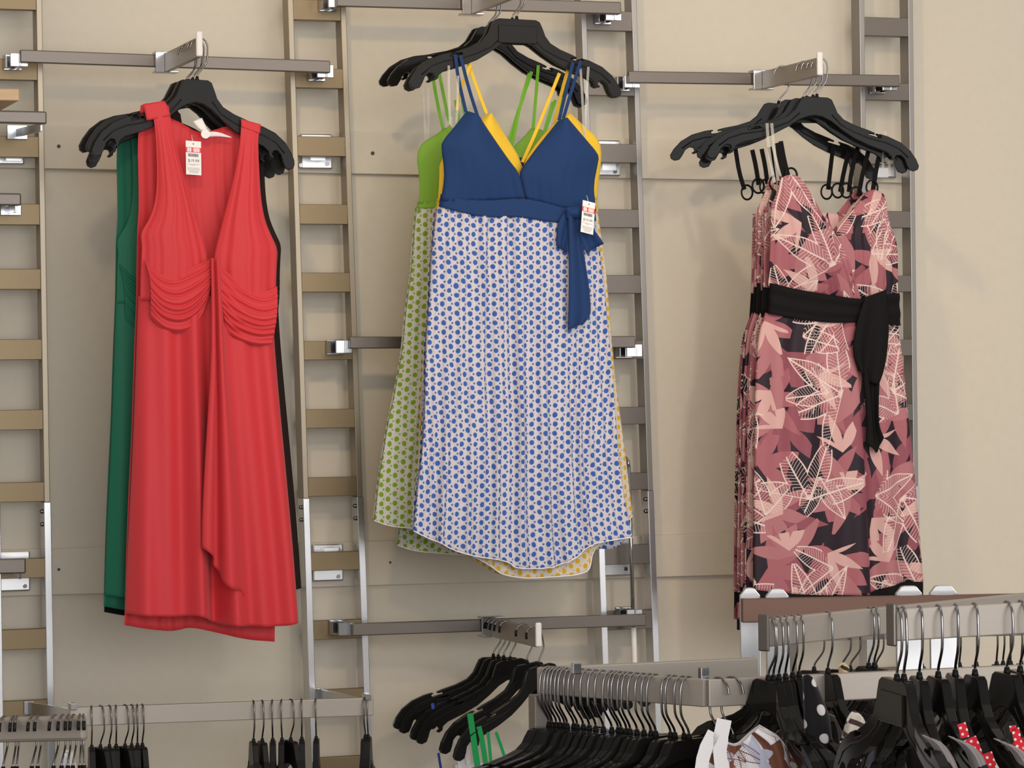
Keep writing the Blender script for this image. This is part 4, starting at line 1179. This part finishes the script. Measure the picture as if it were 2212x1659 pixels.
drape('cream_striped_blouse', [([(1826, 1565), (1818, 1590), (1812, 1640), (1810, 1760)], [(1868, 1560), (1868, 1590), (1856, 1640), (1850, 1760)], [(1826, 1565), (1840, 1537), (1854, 1536), (1868, 1560)], None)], 3.62, 'stripe',
      'cream top with brown stripes under the lone hanger of the far arm', 'top', None, .018, 2, .004, 8)
drape('black_white_print_dress', [([(1850, 1615), (1835, 1660), (1820, 1780)], [(1945, 1610), (1960, 1660), (1970, 1780)], [(1850, 1615), (1890, 1640), (1945, 1610)], None)], 3.50, 'leafk' if 'leafk' in M else 'dotk',
      'black and cream print dress with dotted halter straps below the leftmost near hangers', 'dress', None, .02, 4, .008, 9,
      straps=[[(1818, 1590), (1815, 1640), (1812, 1700), .008], [(1848, 1610), (1850, 1660), (1852, 1700), .008], [(1912, 1590), (1912, 1640), (1912, 1700), .011]], smat='dotk')
for i, (q, lb) in enumerate((([(1992, 1588), (2010, 1604), (2030, 1640), (2044, 1700)], 'grey satin garment shoulder on the third near arm hanger'),
                             ([(2048, 1590), (2070, 1602), (2092, 1632), (2110, 1700)], 'grey satin garment shoulder on the fourth near arm hanger'),
                             ([(2146, 1595), (2172, 1608), (2196, 1640), (2212, 1700)], 'grey satin garment shoulder beside the red top'),
                             ([(1790, 1542), (1806, 1560), (1814, 1600), (1812, 1680)], 'grey satin garment shoulder beside the white dotted black dress'))):
    L = [(x - 20, y + 12) for x, y in q]; 
    drape('grey_garment', [(q, [(x + 38, y + 14) for x, y in q], None, None)], 3.10 if i < 3 else 3.80, 'greyf', lb, 'garment', 'grey satin garments', .012, 2, .002, 20 + i)
drape('red_dotted_blouse', [([(2092, 1600), (2100, 1640), (2104, 1720)], [(2102, 1600), (2112, 1640), (2116, 1720)], None, None)], 3.14, 'dotr',
      'red top with white pin dots, only its straps showing between the near hangers', 'top', None, .006, 1, .001, 31,
      straps=[[(2070, 1558), (2075, 1572), (2078, 1588), .009], [(2124, 1622), (2134, 1650), (2140, 1690), .012], [(2088, 1590), (2098, 1612), (2104, 1636), .014]], smat='dotr')
drape('red_blouse', [([(2180, 1618), (2190, 1640), (2200, 1720)], [(2240, 1570), (2250, 1640), (2260, 1720)], [(2180, 1618), (2196, 1600), (2240, 1588)], None)], 3.12, 'redf',
      'bright red top at the right edge under the seventh near hanger', 'top', None, .015, 2, .004, 33,
      straps=[[(2186, 1568), (2190, 1590), (2197, 1618), .008], [(2174, 1570), (2188, 1568), .006]], smat='dotr')
drape('yellow_striped_garment', [([(1812, 1440), (1812, 1452), (1816, 1480)], [(1834, 1440), (1834, 1455), (1838, 1480)], [(1812, 1440), (1822, 1429), (1834, 1440)], None)], 4.62, 'stripey',
      'yellow and black striped scrap of a garment on the rear rail', 'garment', None, .015, 1, .001, 35)
# dark dresses filling the lower edge behind the arms
for i, (x0, x1, y0, z, lb) in enumerate(((1700, 1830, 1560, 3.95, 'plain black dress hanging behind the white dotted dress'), (1880, 2000, 1600, 3.62, 'plain black dress hanging behind the near arm hangers'),
                                         (2030, 2150, 1580, 3.55, 'plain black dress hanging behind the red dotted straps'), (1215, 1480, 1640, 4.15, 'black trousers clipped on hangers under the square rack'))):
    drape('black_garment', [([(x0 + 20, y0), (x0, y0 + 40), (x0, 1820)], [(x1 - 20, y0), (x1, y0 + 40), (x1, 1820)], None, None)], z, 'black', lb, 'garment', 'black garments at the lower edge', .02, 4, .006, 40 + i)

# garments on the low faceout: straps and hidden tops
def strap_top(label, z_d, straps, smat, L, R, T, bmat, mats=None):
    mpz = lambda x, y: W(x, y, z_d)
    root = empty('strappy_blouse', mpz(*L[0]), label, 'top', 'strappy tops on the low faceout')
    bm = NB(); g = folds(5, 4, .005, (.6, 1), .1)
    cloth(bm, L, R, 0, 30, 20, T, None, mapf=mpz, disp=lambda u, v: .02 * oval(u) + g(u, v))
    cloth(bm, L, R, 0, 12, 8, T, None, mapf=mpz, disp=lambda u, v: -.01 * oval(u))
    obj('front', bm, M[bmat], root, smooth=True, solid=.001)
    for st in straps: obj('strap', ribbon(NB(), st[:-1], st[-1], mpz, lift=.012), M[smat], root, solid=.0012)
strap_top('top with wide green straps hanging from the low faceout', .405, [[(1011, 1540), (1018, 1590), (1034, 1700), .012], [(1030, 1568), (1038, 1600), (1052, 1700), .010],
          [(1050, 1580), (1054, 1620), (1060, 1700), .006], [(1067, 1580), (1078, 1610), (1104, 1690), .006]], 'greens', [(1012, 1692), (1000, 1790)], [(1110, 1684), (1130, 1790)], [(1012, 1692), (1060, 1700), (1110, 1684)], 'greens')
strap_top('white top with narrow straps behind the green straps', .345, [[(985, 1595), (990, 1630), (994, 1660), .014], [(1000, 1590), (1006, 1630), (1010, 1665), .010]], 'whitef',
          [(980, 1650), (970, 1760)], [(1080, 1650), (1100, 1760)], None, 'whitef')
strap_top('blue top with thin straps behind the white one', .25, [[(930, 1518), (932, 1530), .006], [(943, 1625), (946, 1645), (956, 1700), .005]], 'bluek', [(940, 1692), (930, 1780)], [(1030, 1692), (1050, 1780)], None, 'bluek')

# ------------------------------------------------------------------ light
def area(name, loc, target, size, sy, energy, color):
    l = bpy.data.lights.new(name, 'AREA'); l.shape = 'RECTANGLE'; l.size = size; l.size_y = sy
    l.energy = energy; l.color = color
    o = bpy.data.objects.new(name, l); COL.objects.link(o); o.location = loc
    o.rotation_euler = (Vector(target) - Vector(loc)).to_track_quat('-Z', 'Y').to_euler()
    return o
def spot(name, loc, target, energy, color, size=rad(55), blend=.6, r=.04):
    l = bpy.data.lights.new(name, 'SPOT'); l.energy = energy; l.color = color; l.spot_size = size; l.spot_blend = blend
    l.shadow_soft_size = r
    o = bpy.data.objects.new(name, l); COL.objects.link(o); o.location = loc
    o.rotation_euler = (Vector(target) - Vector(loc)).to_track_quat('-Z', 'Y').to_euler()
    return o
area('shop_window_light', (.55, -6.4, 2.1), (.6, 0, 1.6), 5.5, 2.6, 125, (.95, .97, 1.0))
area('rear_fill_light', (-1.6, -8.6, 2.2), (.5, 0, 1.7), 4.0, 2.6, 95, (.95, .97, 1.0))  # fill light added behind the camera to brighten the wall
area('ceiling_panel_light', (.7, -3.0, 3.4), (.7, -.2, 1.8), 4.0, 1.6, 24, (1.0, .88, .70))
spot('track_spot', (-1.6, -3.2, 3.3), (.2, 0, 2.2), 100, (1.0, .72, .42), rad(44), .9, .09)
spot('track_spot', (.10, -4.4, 3.3), (.42, 0, 1.30), 105, (1.0, .84, .68), rad(34), 1.0, .12)
fl = bpy.data.lights.new('camera_flash', 'AREA'); fl.shape = 'RECTANGLE'; fl.size = .05; fl.size_y = .03; fl.energy = 5; fl.color = (1, .97, .93)
fo = bpy.data.objects.new('camera_flash', fl); COL.objects.link(fo); fo.location = CAM + R0 * .07 + U0 * .06 - F * .02
fo.rotation_euler = (F * -1).to_track_quat('Z', 'Y').to_euler()
w = bpy.data.worlds.new('world'); S.world = w; w.use_nodes = True
bg = w.node_tree.nodes['Background']; bg.inputs[0].default_value = (.97, .92, .87, 1); bg.inputs[1].default_value = .50
S.view_settings.view_transform = 'Standard'; S.view_settings.look = 'None'
S.view_settings.exposure = 0.0; S.view_settings.gamma = 1.0; S.view_settings.use_curve_mapping = False
